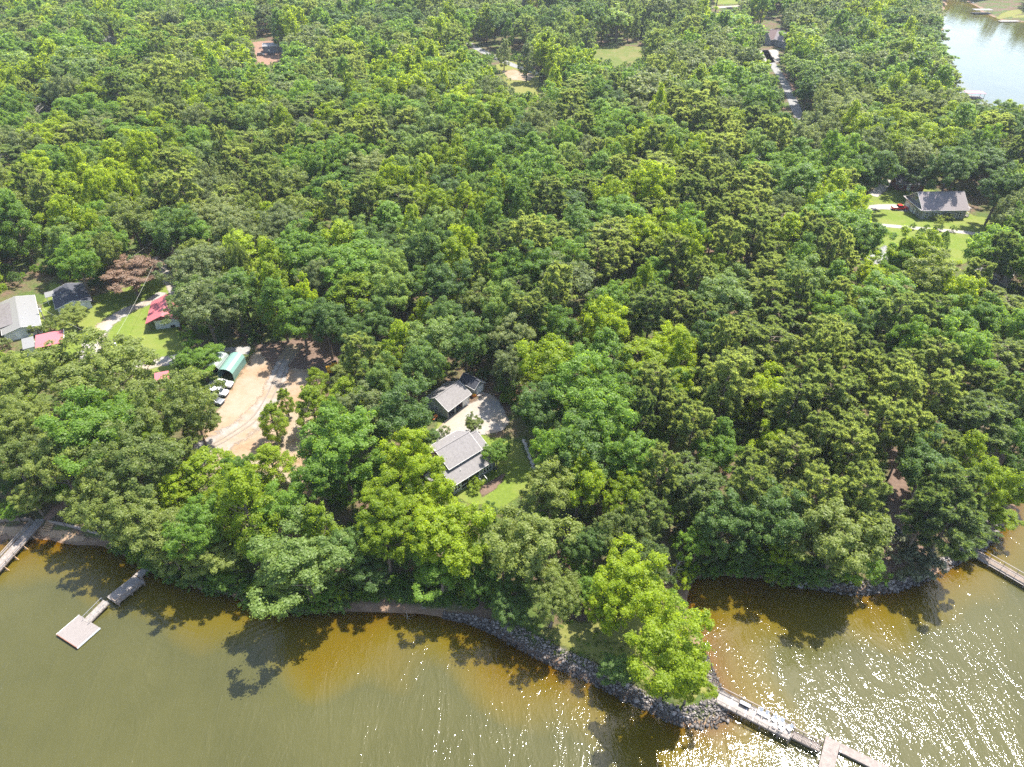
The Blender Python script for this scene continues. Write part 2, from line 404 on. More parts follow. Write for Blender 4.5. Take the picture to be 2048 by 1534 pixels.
def haze_box():
    m = bpy.data.materials.new('haze_air'); m.use_nodes = True; n = m.node_tree.nodes; l = m.node_tree.links
    n.remove(n['Principled BSDF']); pv = n.new('ShaderNodeVolumePrincipled')
    pv.inputs['Color'].default_value = (0.80, 0.88, 1.0, 1); pv.inputs['Density'].default_value = HAZE; pv.inputs['Anisotropy'].default_value = 0.2
    l.new(pv.outputs[0], n['Material Output'].inputs['Volume'])
    o = MB().box(-7200, -7200, -6.5, 7200, 9200, CAM_H+4).build('haze', m); return tag(o, 'thin summer haze', 'haze', kind='stuff')
HAZE = 0.00008
haze_box()

# ------------------------------------------------------------------ sheets: lawns, dirt, gravel, roads
def sheet(name, pts, mat, dz, step=1.2, label='', cat='ground', jitter=0.5, soft=2.0):
    """flat sheet draped on the terrain from an outline of ground points; attribute 'rim' runs 0 at the edge to 1 inside"""
    poly = []
    n = len(pts)
    for i in range(n):
        a = pts[i]; b = pts[(i+1) % n]; k = max(1, int((b-a).length/2.0))
        for j in range(k):
            q = a.lerp(b, j/k); poly.append((q.x+rng.uniform(-jitter, jitter)*0.5, q.y+rng.uniform(-jitter, jitter)*0.5))
    P0 = np.array(poly)
    x0, y0 = P0.min(0); x1, y1 = P0.max(0)
    gx, gy = np.meshgrid(np.arange(x0, x1, step), np.arange(y0, y1, step))
    gx = gx.ravel(); gy = gy.ravel(); dd = sdist(gx, gy, poly); k = dd > step*0.5
    co = [Vector(p) for p in poly] + [Vector(p) for p in zip(gx[k], gy[k])]
    vs, _, fs, *_r = delaunay_2d_cdt(co, [], [list(range(len(poly)))], 1, 1e-4)
    A = np.array([(v.x, v.y) for v in vs]); d = np.maximum(sdist(A[:,0], A[:,1], poly), 0)
    z = TV(A[:,0], A[:,1]) + dz
    fs = np.array([f for f in fs if len(f) == 3], np.int32)
    me = mesh_np(name, np.column_stack([A, z]), fs, mat, {'rim': np.clip(d/soft, 0, 1)}, smooth=True)
    bm = bmesh.new(); bm.from_mesh(me); bmesh.ops.recalc_face_normals(bm, faces=bm.faces)
    if bm.faces and sum(f.normal.z for f in bm.faces) < 0: bmesh.ops.reverse_faces(bm, faces=bm.faces)
    bm.to_mesh(me); bm.free()
    return tag(link(bpy.data.objects.new(name, me)), label, cat, kind='structure')
def ribbon(name, pts, widths, mat, dz, label='', cat='road'):
    P = [Vector((p.x, p.y, 0)) for p in pts]
    if not hasattr(widths, '__len__'): widths = [widths]*len(P)
    C = []; W = []
    for i in range(len(P)-1):       # Catmull-Rom
        p0 = P[max(i-1,0)]; p1 = P[i]; p2 = P[i+1]; p3 = P[min(i+2, len(P)-1)]
        k = max(2, int((p2-p1).length/1.5))
        for j in range(k):
            t = j/k
            C.append(0.5*((2*p1)+(p2-p0)*t+(2*p0-5*p1+4*p2-p3)*t*t+(3*p1-p0-3*p2+p3)*t**3)); W.append(widths[i]*(1-t)+widths[i+1]*t)
    C.append(P[-1]); W.append(widths[-1])
    V = []; rim = []; m = 7
    for i, c in enumerate(C):
        t = (C[min(i+1, len(C)-1)]-C[max(i-1, 0)]).normalized(); r = Vector((t.y, -t.x, 0))
        for k in range(m):
            s = k/(m-1)*2-1
            q = c+r*(s*W[i]/2); V.append((q.x, q.y)); rim.append(1-abs(s))
    V = np.array(V); z = TV(V[:,0], V[:,1])+dz
    F = [(i*m+k, i*m+k+1, (i+1)*m+k+1, (i+1)*m+k) for i in range(len(C)-1) for k in range(m-1)]
    me = mesh_np(name, np.column_stack([V, z]), F, mat, {'rim': np.clip(np.array(rim)*1.3, 0, 1)}, smooth=True)
    return tag(link(bpy.data.objects.new(name, me)), label, cat, kind='structure')
def soil(name, stops, sc=0.8, soft=0.55, big=None, rough=0.95):
    """loose ground with a ragged worn rim where whatever lies beneath shows through"""
    m, n, l, b = nt(name)
    geo = n.new('ShaderNodeNewGeometry').outputs['Position']
    f = noise_node(n, l, sc, 8, 0.72, geo); g = noise_node(n, l, 0.14, 5, 0.6, geo)
    c = ramp(n, l, f.outputs['Fac'], stops).outputs[0]
    if big: c = mixc(n, l, ramp(n, l, g.outputs['Fac'], [(0.42, (0,0,0)), (0.6, (1,1,1))]).outputs[0], c, big)
    l.new(c, b.inputs['Base Color']); b.inputs['Roughness'].default_value = rough; b.inputs['Specular IOR Level'].default_value = 0.12
    bp = n.new('ShaderNodeBump'); bp.inputs['Strength'].default_value = 0.4; bp.inputs['Distance'].default_value = 0.08
    l.new(noise_node(n, l, 7, 4, 0.7, geo).outputs['Fac'], bp.inputs['Height']); l.new(bp.outputs[0], b.inputs['Normal'])
    at = n.new('ShaderNodeAttribute'); at.attribute_name = 'rim'
    e = noise_node(n, l, 0.42, 8, 0.75, geo)
    s = math_n(n, l, 'ADD', math_n(n, l, 'MULTIPLY', at.outputs['Fac'], 1.0), math_n(n, l, 'MULTIPLY', math_n(n, l, 'SUBTRACT', e.outputs['Fac'], 0.5), 1.5*soft))
    fac = ramp(n, l, s, [(0.2, (0,0,0)), (0.5, (1,1,1))])
    tp = n.new('ShaderNodeBsdfTransparent'); ms = n.new('ShaderNodeMixShader')
    l.new(fac.outputs[0], ms.inputs[0]); l.new(tp.outputs[0], ms.inputs[1]); l.new(b.outputs[0], ms.inputs[2])
    l.new(ms.outputs[0], n['Material Output'].inputs['Surface'])
    return m
LAWN = soil('lawn_grass', [(0.3, (0.075, 0.110, 0.016)), (0.7, (0.125, 0.165, 0.026))], 1.3, 0.8, (0.13, 0.150, 0.034))
DRY = soil('dry_grass', [(0.3, (0.10, 0.10, 0.026)), (0.7, (0.17, 0.165, 0.05))], 1.3, 0.8, (0.13, 0.14, 0.03))
DIRT = soil('bare_dirt', [(0.25, (0.165, 0.105, 0.062)), (0.75, (0.28, 0.195, 0.125))], 0.7, 1.0, (0.235, 0.19, 0.14))
REDCLAY = soil('red_clay', [(0.25, (0.14, 0.082, 0.056)), (0.75, (0.24, 0.155, 0.115))], 0.7, 0.9)
MULCH_AND_SHADE = soil('pine_straw_and_dirt_shade', [(0.25, (0.075, 0.050, 0.038)), (0.75, (0.165, 0.115, 0.085))], 1.6, 0.8)  # mulch and pine straw; also the shade painted on the dirt lot
GRAVEL = soil('gravel', [(0.25, (0.17, 0.16, 0.148)), (0.75, (0.29, 0.275, 0.255))], 1.6, 1.1, (0.25, 0.205, 0.155))
ASPH = soil('worn_asphalt', [(0.25, (0.15, 0.148, 0.145)), (0.75, (0.22, 0.217, 0.21))], 1.2, 0.35)
CONC = soil('concrete', [(0.25, (0.22, 0.205, 0.18)), (0.75, (0.31, 0.285, 0.255))], 1.2, 0.3)
STRIP = soil('worn_gravel_track', [(0.2, (0.155, 0.125, 0.095)), (0.5, (0.22, 0.20, 0.178)), (0.8, (0.29, 0.272, 0.25))], 0.9, 1.5, (0.225, 0.165, 0.110))
RUT = soil('tyre_rut', [(0.25, (0.13, 0.105, 0.08)), (0.75, (0.21, 0.18, 0.15))], 2.0, 1.6)
MEADOW = soil('rough_meadow', [(0.3, (0.060, 0.085, 0.016)), (0.7, (0.105, 0.125, 0.030))], 0.5, 1.0, (0.12, 0.115, 0.040))
def gp(*pts): return [GL(x, y) for x, y in pts]
# left hamlet
sheet('lawn', gp((0,712),(60,700),(110,660),(70,640),(100,560),(190,590),(300,560),(338,545),(352,575),(356,640),(372,690),(400,725),(420,765),(380,790),(300,760),(200,720),(100,730),(0,745)), LAWN, 0.03, label='mown lawn around the red-roofed shed', cat='lawn', soft=1.5)
ribbon('gravel_road', gp((352,610),(346,575),(335,560),(326,542),(318,520)), [4,4,4.2,4,4], GRAVEL, 0.085, 'grey gravel road coming out of the trees')
ribbon('curved_driveway', gp((325,585),(300,603),(262,618),(225,640),(200,662),(186,690),(172,720)), [4.2,4.6,5.2,5.8,6.6,7.0,6.6], GRAVEL, 0.075, 'pale gravel drive curving through the lawn', 'driveway')
ribbon('gravel_track', gp((250,735),(300,728),(360,716),(420,706),(500,700)), [6,6,5.5,5,5], GRAVEL, 0.06, 'gravel track below the lawn', 'driveway')
# bare lot
sheet('dirt_clearing', gp((505,700),(560,690),(640,668),(700,670),(704,715),(680,750),(640,790),(690,860),(660,940),(610,980),(520,970),(420,960),(350,960),(378,905),(400,855),(430,812),(452,778),(478,740)), DIRT, 0.03, label='bare tan dirt lot between the trees', cat='dirt lot', soft=3)
sheet('painted_dirt_shade', gp((500,688),(600,672),(720,640),(760,690),(700,752),(600,742),(540,740)), MULCH_AND_SHADE, 0.05, label='dirt along the forest edge, coloured dark for tree shade', cat='soil', soft=3)  # tree shade painted as a darker sheet over the dirt
ribbon('gravel_strip', gp((590,690),(565,730),(545,780),(510,835),(450,880),(395,910),(370,930)), [6,5,6,7.5,9.5,10,8], STRIP, 0.07, 'whitish gravel track crossing the dirt lot', 'track')
for off in (-7, 7):
    ribbon('tyre_rut', gp((588+off,700),(566+off,732),(546+off,780),(512+off,835),(455+off,876),(402+off,905)), [0.5]*6, RUT, 0.10, 'worn tyre rut along the whitish gravel track', 'rut')
# house yard
sheet('yard_lawn', gp((850,800),(870,850),(850,890),(870,960),(930,1010),(1010,1020),(1075,975),(1062,920),(1040,880),(980,870),(900,850)), LAWN, 0.03, label='shaded lawn beside the grey house', cat='lawn', soft=1.5)
sheet('gravel_yard', gp((888,843),(905,826),(945,800),(975,783),(1000,800),(1022,840),(1012,862),(980,870),(945,872),(900,880),(872,880),(862,872)), GRAVEL, 0.07, label='gravel parking yard between house and garage', cat='driveway', soft=1.2)
sheet('flower_bed', gp((955,975),(985,955),(1016,940),(1010,962),(985,985),(960,1000)), MULCH_AND_SHADE, 0.06, label='reddish mulch bed by the house corner', cat='flower bed', soft=1)
# peninsula and shore
sheet('point_grass', gp((1060,1262),(1120,1240),(1200,1230),(1290,1220),(1340,1190),(1368,1230),(1390,1290),(1410,1350),(1430,1395),(1390,1415),(1330,1400),(1260,1370),(1180,1330),(1110,1300)), DRY, 0.03, label='dry grass on the narrow rocky point', cat='grass', soft=2.5)
sheet('pine_straw_clearing', gp((1770,880),(1815,900),(1830,980),(1850,1070),(1870,1120),(1800,1160),(1745,1165),(1735,1120),(1760,1050)), MULCH_AND_SHADE, 0.03, label='brown pine straw floor under the right-hand pines', cat='soil', soft=3)
sheet('sand_beach', gp((-40,1049),(30,1047),(90,1050),(150,1062),(200,1076),(190,1088),(140,1086),(80,1074),(30,1074),(-40,1078)), soil('beach_sand', [(0.25,(0.22,0.15,0.09)),(0.75,(0.33,0.23,0.15))], 1.0, 0.6), 0.03, label='strip of tan sand by the left dock', cat='beach', soft=1)
ribbon('red_path', gp((92,1042),(112,1020),(135,1005),(160,985)), [2.2,2.4,2.6,2.2], REDCLAY, 0.05, 'reddish clay path leading up from the left dock', 'path')
# upper right homestead and roads
sheet('house_lawn', gp((1735,395),(1800,372),(1850,368),(1950,430),(2000,440),(1985,500),(1930,530),(1800,530),(1740,500),(1720,440)), LAWN, 0.03, label='bright lawn around the long grey house', cat='lawn', soft=2)
ribbon('concrete_drive', gp((1725,418),(1760,414),(1790,415),(1815,418)), [5,6,8,8], CONC, 0.075, 'pale drive where the red pickup stands', 'driveway')
ribbon('lane', gp((1720,447),(1780,452),(1850,458),(1920,464),(2000,474)), [3.6]*5, CONC, 0.06, 'pale lane passing below the long grey house', 'lane')
ribbon('side_road', gp((1730,530),(1765,512),(1790,498)), [9,9,9], ASPH, 0.06, 'grey road showing at the lawn corner')
ribbon('back_lane', gp((1790,350),(1765,375),(1745,392)), [5,5,5], CONC, 0.06, 'pale lane by the half hidden dark house', 'lane')
ribbon('forest_road', gp((1530,100),(1545,128),(1562,155),(1576,180),(1590,212),(1604,240),(1640,290),(1690,308)), [6,6,6,6,7,7,6,5], ASPH, 0.06, 'grey road winding through the upper right woods')
ribbon('clay_verge', gp((1562,145),(1578,172),(1588,196)), [5,6,5], REDCLAY, 0.05, 'red clay verge beside the forest road', 'verge')
sheet('pale_yard', gp((1515,100),(1560,98),(1562,125),(1530,128),(1510,118)), CONC, 0.06, label='pale sandy yard in front of the far house', cat='yard', soft=3)
sheet('meadow', gp((1180,92),(1240,90),(1300,94),(1290,128),(1230,135),(1170,120)), MEADOW, 0.04, label='small green meadow before the pine plantation', cat='field', soft=4)
sheet('far_clearing', gp((985,130),(1010,120),(1060,125),(1085,150),(1080,195),(1040,200),(1005,165)), DRY, 0.04, label='dry grassy clearing with bare red soil', cat='clearing', soft=4)
sheet('bare_patch', gp((1000,142),(1030,138),(1075,150),(1060,163),(1015,160)), DIRT, 0.06, label='bare pale soil round the slender trees', cat='soil', soft=3)
ribbon('far_road', gp((905,70),(935,86),(975,108),(1020,128),(1060,142),(1110,160)), [7]*6, ASPH, 0.08, 'grey road beside the two slender trees')
sheet('garage_lot', gp((500,84),(565,78),(575,122),(520,135),(500,112)), REDCLAY, 0.05, label='red clay lot around the far metal garage', cat='lot', soft=4)
sheet('far_field', gp((1425,-6),(1485,-6),(1480,8),(1425,10)), LAWN, 0.05, label='far pale green field', cat='field', soft=4)
ribbon('far_lane', gp((1420,16),(1450,14),(1485,12)), [10,10,10], CONC, 0.08, 'far pale lane below the field', 'lane')
sheet('far_bank', gp((1972,44),(2010,22),(2080,14),(2080,42),(2048,48)), DRY, 0.05, label='dry bank on the far lake shore', cat='bank', soft=4)

# ------------------------------------------------------------------ buildings
SHINGLE = stripes('taupe_shingle', (0.158, 0.147, 0.143), 0.20, 1, 0.4, 0.9, var=0.32, dark=0.86)
SHINGLE2 = stripes('mauve_shingle', (0.185, 0.160, 0.158), 0.20, 1, 0.4, 0.9, var=0.2, dark=0.86)
SHINGLED = stripes('slate_blue_shingle', (0.042, 0.044, 0.056), 0.22, 1, 0.4, 0.85, var=0.35, dark=0.85)
SHINGLER = stripes('reddish_shingle', (0.13, 0.088, 0.085), 0.22, 1, 0.4, 0.9, var=0.2, dark=0.86)
SIDE_G = stripes('grey_green_siding', (0.27, 0.285, 0.26), 0.18, 2, 0.5, 0.7, dark=0.8)
SIDE_B = stripes('grey_siding', (0.24, 0.24, 0.245), 0.18, 2, 0.5, 0.7, dark=0.8)
SIDE_W = stripes('white_siding', (0.62, 0.62, 0.60), 0.2, 2, 0.5, 0.7, dark=0.85)
SIDE_R = simple('red_brown_boards', (0.17, 0.06, 0.045), 0.8, var=0.25)
ROOF_R = stripes('red_metal', (0.37, 0.105, 0.115), 0.45, 0, 0.35, 0.38, var=0.10, dark=0.86)
ROOF_W = stripes('pale_metal', (0.165, 0.163, 0.160), 0.6, 0, 0.35, 0.45, var=0.12, dark=0.9)
ROOF_B = simple('brown_grey_roofing', (0.12, 0.11, 0.112), 0.85, var=0.2, scale=1.2)
BRICK = simple('red_brown_brick', (0.22, 0.105, 0.075), 0.9, var=0.35, scale=9, bump=0.4)
CAPST = simple('chimney_cap_concrete', (0.50, 0.45, 0.42), 0.85)
TRIM = simple('pale_trim', (0.60, 0.58, 0.55), 0.6, var=0.08)
GREENM = stripes('green_metal', (0.13, 0.235, 0.20), 0.3, 1, 0.35, 0.42, var=0.1, dark=0.88)
GREYM = stripes('grey_green_metal', (0.20, 0.24, 0.22), 0.3, 1, 0.35, 0.5, var=0.15, dark=0.88)
FLOOR = simple('floor_slab', (0.20, 0.18, 0.16), 0.9)

def placed(name, label, cat, corner, local, ang, group=None, z=None):
    """root so that the local point LOCAL (x, y) lies over the ground point CORNER"""
    a = math.radians(ang); lx, ly = local
    x = corner.x-(lx*math.cos(a)-ly*math.sin(a)); y = corner.y-(lx*math.sin(a)+ly*math.cos(a))
    if z is None: z = T(x, y)
    return tag(empty(name, (x, y, z), a), label, cat, group)
def hexa(mb, c):
    return mb.add(c, [(3,2,1,0),(4,5,6,7),(0,1,5,4),(1,2,6,5),(2,3,7,6),(3,0,4,7)])
def wall(root, p0, p1, h, ops, mat, z0=0.0, t=0.15, name='wall', trim=WHITE):
    p0 = Vector((p0[0], p0[1], 0)); p1 = Vector((p1[0], p1[1], 0))
    L = (p1-p0).length; d = (p1-p0)/L; nrm = Vector((d.y, -d.x, 0))
    def blk(mb, u0, u1, za, zb, oa=-t, ob=0.0):
        if u1-u0 < 1e-3 or zb-za < 1e-3: return
        c = [p0+d*u+nrm*o+Vector((0,0,z)) for z in (za, zb) for (u, o) in ((u0,ob),(u1,ob),(u1,oa),(u0,oa))]
        hexa(mb, c)
    mb = MB(); u = 0.0
    for (a, w, zb, hh, kind) in sorted(ops):
        blk(mb, u, a, z0, z0+h); blk(mb, a, a+w, z0, z0+zb); blk(mb, a, a+w, z0+zb+hh, z0+h); u = a+w
    blk(mb, u, L, z0, z0+h)
    mb.build(name, mat, root)
    for (a, w, zb, hh, kind) in ops:
        if kind == 'open': continue
        zb += z0
        f = MB(); k = 0.1
        blk(f, a-k, a, zb-k, zb+hh+k, -t, 0.035); blk(f, a+w, a+w+k, zb-k, zb+hh+k, -t, 0.035)
        blk(f, a, a+w, zb+hh, zb+hh+k, -t, 0.035); blk(f, a, a+w, zb-k, zb, -t, 0.035)
        if kind in ('window', 'twin', 'triple'):
            parts = {'window': 1, 'twin': 2, 'triple': 3}[kind]
            for i in range(1, parts): blk(f, a+w*i/parts-0.06, a+w*i/parts+0.06, zb, zb+hh, -t, 0.03)
            o = f.build('window', trim, root)
            for i in range(parts):
                g = MB(); blk(g, a+w*i/parts+(0.06 if i else 0), a+w*(i+1)/parts-(0.06 if i < parts-1 else 0), zb, zb+hh, -0.10, -0.07)
                g.build('pane', GLASS, o)
                s = MB(); blk(s, a+w*i/parts+(0.06 if i else 0), a+w*(i+1)/parts-(0.06 if i < parts-1 else 0), zb+hh*0.48, zb+hh*0.54, -0.068, -0.02); s.build('sash', trim, o)
        elif kind == 'door':
            o = f.build('door_frame', trim, root); g = MB(); blk(g, a, a+w, zb, zb+hh, -0.10, -0.05); g.build('door', trim, o)
        elif kind == 'garage':
            o = f.build('garage_door', trim, root)
            for i in range(4):
                g = MB(); blk(g, a, a+w, zb+hh*i/4+0.012, zb+hh*(i+1)/4-0.012, -0.12, -0.06); g.build('panel', trim, o)
        elif kind == 'screen':
            o = f.build('screen_opening', trim, root)
            g = MB(); blk(g, a, a+w, zb, zb+hh, -0.11, -0.09); g.build('screen', BLACK, o)
            g = MB(); blk(g, a, a+w, zb+0.75, zb+0.83, -0.085, -0.02); g.build('rail', trim, o)
def gable_roof(root, x0, x1, y0, ez0, ry, rz, y1, ez1, ov, mat, th=0.13, name='roof', gov=0.4, trim=TRIM):
    s0 = (rz-ez0)/(ry-y0); s1 = (rz-ez1)/(y1-ry)
    a = (y0-ov, ez0-s0*ov); b = (y1+ov, ez1-s1*ov)
    poly = [a, (ry, rz), b, (b[0], b[1]+th), (ry, rz+th), (a[0], a[1]+th)]
    mb = MB()
    n = 6; X0, X1 = x0-gov, x1+gov
    vs = [(X0, p[0], p[1]) for p in poly]+[(X1, p[0], p[1]) for p in poly]
    fs = [(0,1,4,5), (1,2,3,4), (6,11,10,7), (7,10,9,8)]+[(i, i+n, (i+1) % n+n, (i+1) % n) for i in range(n)]
    mb.add(vs, fs); r = mb.build(name, mat, root)
    f = MB()
    for X in (X0-0.03, X1+0.03):
        f.bar((X, a[0], a[1]+th*0.4), (X, ry, rz+th*0.4), 0.05, 0.2); f.bar((X, ry, rz+th*0.4-0.002), (X, b[0], b[1]+th*0.4), 0.05, 0.2)
    f.bar((X0, a[0]-0.035, a[1]+th*0.4), (X1, a[0]-0.035, a[1]+th*0.4), 0.05, 0.19); f.bar((X0, b[0]+0.035, b[1]+th*0.4), (X1, b[0]+0.035, b[1]+th*0.4), 0.05, 0.19)
    f.build('fascia', trim, r)
    c = MB(); c.bar((X0, ry, rz+th+0.02), (X1, ry, rz+th+0.02), 0.26, 0.05); c.build('ridge_cap', mat, r)
    return r
def gable_end(root, x, y0, z0, ry, rz, y1, z1, mat, t=0.15, name='gable'):
    mb = MB(); mb.prism([(y0, z0), (y1, z1), (ry, rz)] if abs(z0-z1) < 1e-6 else [(y0, z0), (y1, min(z0, z1)), (y1, z1), (ry, rz)], 'x', x, x+t); return mb.build(name, mat, root)
def pipes(root, pts):
    for x, y, z in pts:
        m = MB(); m.tube([(x, y, z), (x, y, z+0.45)], 0.06, 8); m.build('vent_pipe', WHITE, root)
def gable_house(root, L, W, eh, rh, roofm, wallm, fr=(), rt=(), bk=(), lf=(), ov=0.4, gov=0.4, ry=None, trim=WHITE, walls='frbl', gabm=None, base=True):
    """front wall along y=0 facing -y; right wall at x=L; back at y=W; left at x=0"""
    ry = W/2 if ry is None else ry; t = 0.15; gabm = gabm or wallm
    if 'f' in walls: wall(root, (0,0), (L,0), eh, list(fr), wallm, trim=trim)
    if 'r' in walls: wall(root, (L,t), (L,W-t), eh, list(rt), wallm, trim=trim)
    if 'b' in walls: wall(root, (L,W), (0,W), eh, list(bk), wallm, trim=trim)
    if 'l' in walls: wall(root, (0,W-t), (0,t), eh, list(lf), wallm, trim=trim)
    gable_end(root, 0.0, 0.0, eh, ry, rh-0.02, W, eh, gabm); gable_end(root, L-t, 0.0, eh, ry, rh-0.02, W, eh, gabm)
    if base: MB().box(0.16, 0.16, -0.6, L-0.16, W-0.16, 0.06).build('floor_slab', FLOOR, root)
    return gable_roof(root, 0, L, 0, eh, ry, rh, W, eh, ov, roofm, gov=gov)

# grey house in the middle of the trees: wide saltbox roof with a raised upper block
A = 43.0
h = placed('house', 'grey saltbox house with raised upper roof and brick chimney among the trees', 'house', G(897, 939, 8.1), (-0.4, -0.4), A, z=3.0)
LW = 8.2
wall(h, (-1.2, -2.5), (LW+2.0, -2.5), 2.9, [(2.2,1.8,0.15,2.4,'screen'),(4.25,2.6,0.15,2.4,'screen'),(8.0,2.3,0.8,1.6,'triple'),(0.4,1.5,0.8,1.4,'twin')], SIDE_G)
wall(h, (LW+2.0, -2.35), (LW+2.0, 6.9), 2.7, [(1.2,1.4,0.8,1.3,'window'),(5.0,1.0,0.1,2.1,'door')], SIDE_G)
wall(h, (LW+2.0, 7.05), (-1.2, 7.05), 2.7, [(2,1.2,0.8,1.3,'window'),(6,1.2,0.8,1.3,'window')], SIDE_G)
wall(h, (-1.2, 6.9), (-1.2, -2.35), 2.7, [(2,1.2,0.8,1.3,'window')], SIDE_G)
MB().box(-1.0, -2.3, -0.5, LW+1.8, 6.8, 0.06).build('floor_slab', FLOOR, h)
gable_end(h, -1.2, -2.4, 2.85, 3.7, 6.1, 6.95, 2.85, SIDE_G); gable_end(h, LW+1.85, -2.4, 2.85, 3.7, 6.1, 6.95, 2.85, SIDE_G)
gable_roof(h, -1.2, LW+2.0, -2.5, 2.98, 3.7, 6.15, 7.05, 2.98, 0.45, SHINGLE, name='roof', gov=0.3)
wall(h, (0, 0), (LW, 0), 0.85, [(0.5+1.55*i, 1.25, 0.18, 0.46, 'window') for i in range(5)], SIDE_G, z0=4.15, name='upper_wall')
wall(h, (LW, 0.15), (LW, 7.25), 2.0, [(2.6,1.0,0.9,0.9,'window')], SIDE_G, z0=3.0, name='upper_wall'); wall(h, (0, 7.25), (0, 0.15), 2.0, [], SIDE_G, z0=3.0, name='upper_wall')
wall(h, (LW, 7.4), (0, 7.4), 2.0, [(1.2,1.2,0.6,1.1,'window'),(5,1.2,0.6,1.1,'window')], SIDE_G, z0=3.0, name='upper_wall')
gable_end(h, 0.0, 0.0, 5.0, 3.7, 6.98, 7.4, 5.0, SIDE_G, name='upper_gable'); gable_end(h, LW-0.15, 0.0, 5.0, 3.7, 6.98, 7.4, 5.0, SIDE_G, name='upper_gable')
gable_roof(h, 0, LW, 0, 5.02, 3.7, 7.0, 7.4, 5.02, 0.4, SHINGLE, name='upper_roof', gov=0.25)
ch = MB().box(-1.5, 3.6, 2.0, -0.42, 5.3, 7.45).build('chimney', BRICK, h)
MB().box(-1.6, 3.5, 7.452, -0.32, 5.4, 7.6).build('chimney_cap', CAPST, ch); MB().tube([(-0.95, 4.45, 7.6), (-0.95, 4.45, 7.85)], 0.16, 10).build('flue', BRICK, ch)
pipes(h, [(5.6, 4.9, 6.3), (2.0, -1.2, 3.75)])
st = MB()
for i in range(5): st.box(5.3, -2.5-0.3*(i+1), -0.5, 6.5, -2.5-0.3*i-0.001, 0.1-0.12*i)
st = st.build('steps', WOODG, h)
for x in (5.28, 6.52):
    MB().bar((x, -2.55, 1.0), (x, -4.1, 0.4), 0.07).bar((x, -4.05, -0.4), (x, -4.05, 0.45), 0.08).build('handrail', WHITE, st)
# small porch roof at the left end
p = MB(); p.bar((-3.6, 2.2, 2.5), (-1.35, 2.2, 2.9), 3.2, 0.1); p.build('porch_roof', SHINGLE, h)
for y in (0.8, 3.6): MB().bar((-3.4, y, -0.4), (-3.4, y, 2.46), 0.12).build('post', WHITE, h)
sheet('patio', gp((858,866),(882,852),(900,868),(872,888)), CONC, 0.10, label='small pale patio behind the grey house', cat='patio', soft=0.4, jitter=0.05)

# garage with two open bays, and the small shed behind it
g = placed('garage', 'tan roofed garage with two open bays facing the gravel yard', 'garage', G(895, 822, 5.8), (-0.4, -0.4), 52.5, z=3.0)
gable_house(g, 7.6, 6.6, 2.75, 4.6, SHINGLE, SIDE_G, fr=[(0.25,2.1,0,2.3,'open'),(2.75,2.3,0,2.3,'open'),(5.3,2.1,0.02,2.2,'garage')], rt=[(2.2,1.0,0.9,1.0,'window')], lf=[(2.5,1.0,0.9,1.0,'window')], ov=0.5, gov=0.3)
MB().box(5.15, 0.16, 0, 5.25, 6.4, 2.7).build('partition', SIDE_R, g)
w = placed('shed', 'small dark roofed shed with white double doors behind the garage', 'shed', G(949, 779, 5.2), (5.0, -0.2), -40, z=3.0)
gable_house(w, 4.9, 3.3, 2.2, 3.5, SHINGLED, SIDE_G, rt=[(0.55,2.0,0.05,1.95,'garage')], ov=0.25, gov=0.2)
MB().box(5.0, 0.4, -0.1, 6.0, 2.4, 0.1).build('ramp', WOODG, w)

# left hamlet
s1 = placed('house', 'long pale metal roofed house at the left edge beside the red carport', 'house', G(82, 651, 5.4), (18.9, 8.7), -57, z=3.0)
gable_house(s1, 18.6, 8.4, 2.4, 3.3, ROOF_W, SIDE_W, fr=[(14,1.6,0.8,1.2,'window'),(9,1.2,0.8,1.2,'window')], rt=[(2.4,1.0,0.1,2.0,'door'),(5.0,1.4,0.8,1.1,'twin')], bk=[(2,1.2,0.8,1.2,'window'),(8,1.2,0.8,1.2,'window'),(13,1.2,0.8,1.2,'window')], ov=0.35, gov=0.3)
pr = MB(); pr.bar((8.5, -3.6, 2.35), (8.5, 2.6, 3.08), 13.5, 0.08, up=(0,0,1)); pr.build('porch_roof', ROOF_B, s1, label='brownish grey flat porch roof')
MB().box(2.0, -6.2, 0, 15.0, -6.05, 2.1).build('porch_wall', SIDE_R, s1)
for x in (2, 6, 10, 15): MB().bar((x, -6.5, -0.3), (x, -6.5, 2.15), 0.12).build('post', WHITE, s1)
MB().bar((18.4, -0.2, 0), (20.6, 0.6, 2.0), 0.08).build('ladder_rail', WHITE, s1)
pipes(s1, [(5, 6.2, 2.9), (11, 6.0, 2.95), (14, 5.2, 3.15)])
s2 = placed('house', 'low house with dark slate blue roof and white gable beyond the small round tree', 'house', G(111, 619, 5.4), (11.6, -0.4), -57, z=3.0)
gable_house(s2, 11.2, 8.2, 2.4, 3.6, SHINGLED, SIDE_W, rt=[(5.4,1.0,0.1,2.0,'door'),(1.4,1.4,0.8,1.1,'twin')], fr=[(3,1.2,0.8,1.2,'window'),(7,1.2,0.8,1.2,'window')], ov=0.4, gov=0.4)
pr = MB(); pr.bar((-0.2, -0.5, 2.55), (3.4, -0.5, 2.6), 3.2, 0.08); pr.build('porch_roof', ROOF_W, s2, label='white metal porch roof'); pipes(s2, [(4, 2, 3.0), (7.5, 1.5, 2.8), (8.5, 5.6, 3.1)])
for x in (0.1, 3.2): MB().bar((x, -1.9, -0.2), (x, -1.9, 2.5), 0.1).build('post', WHITE, s2)
rc = placed('carport', 'open carport with bright red metal roof on the left lawn', 'carport', G(70, 697, 5.4), (0, 0), 26, z=3.0)
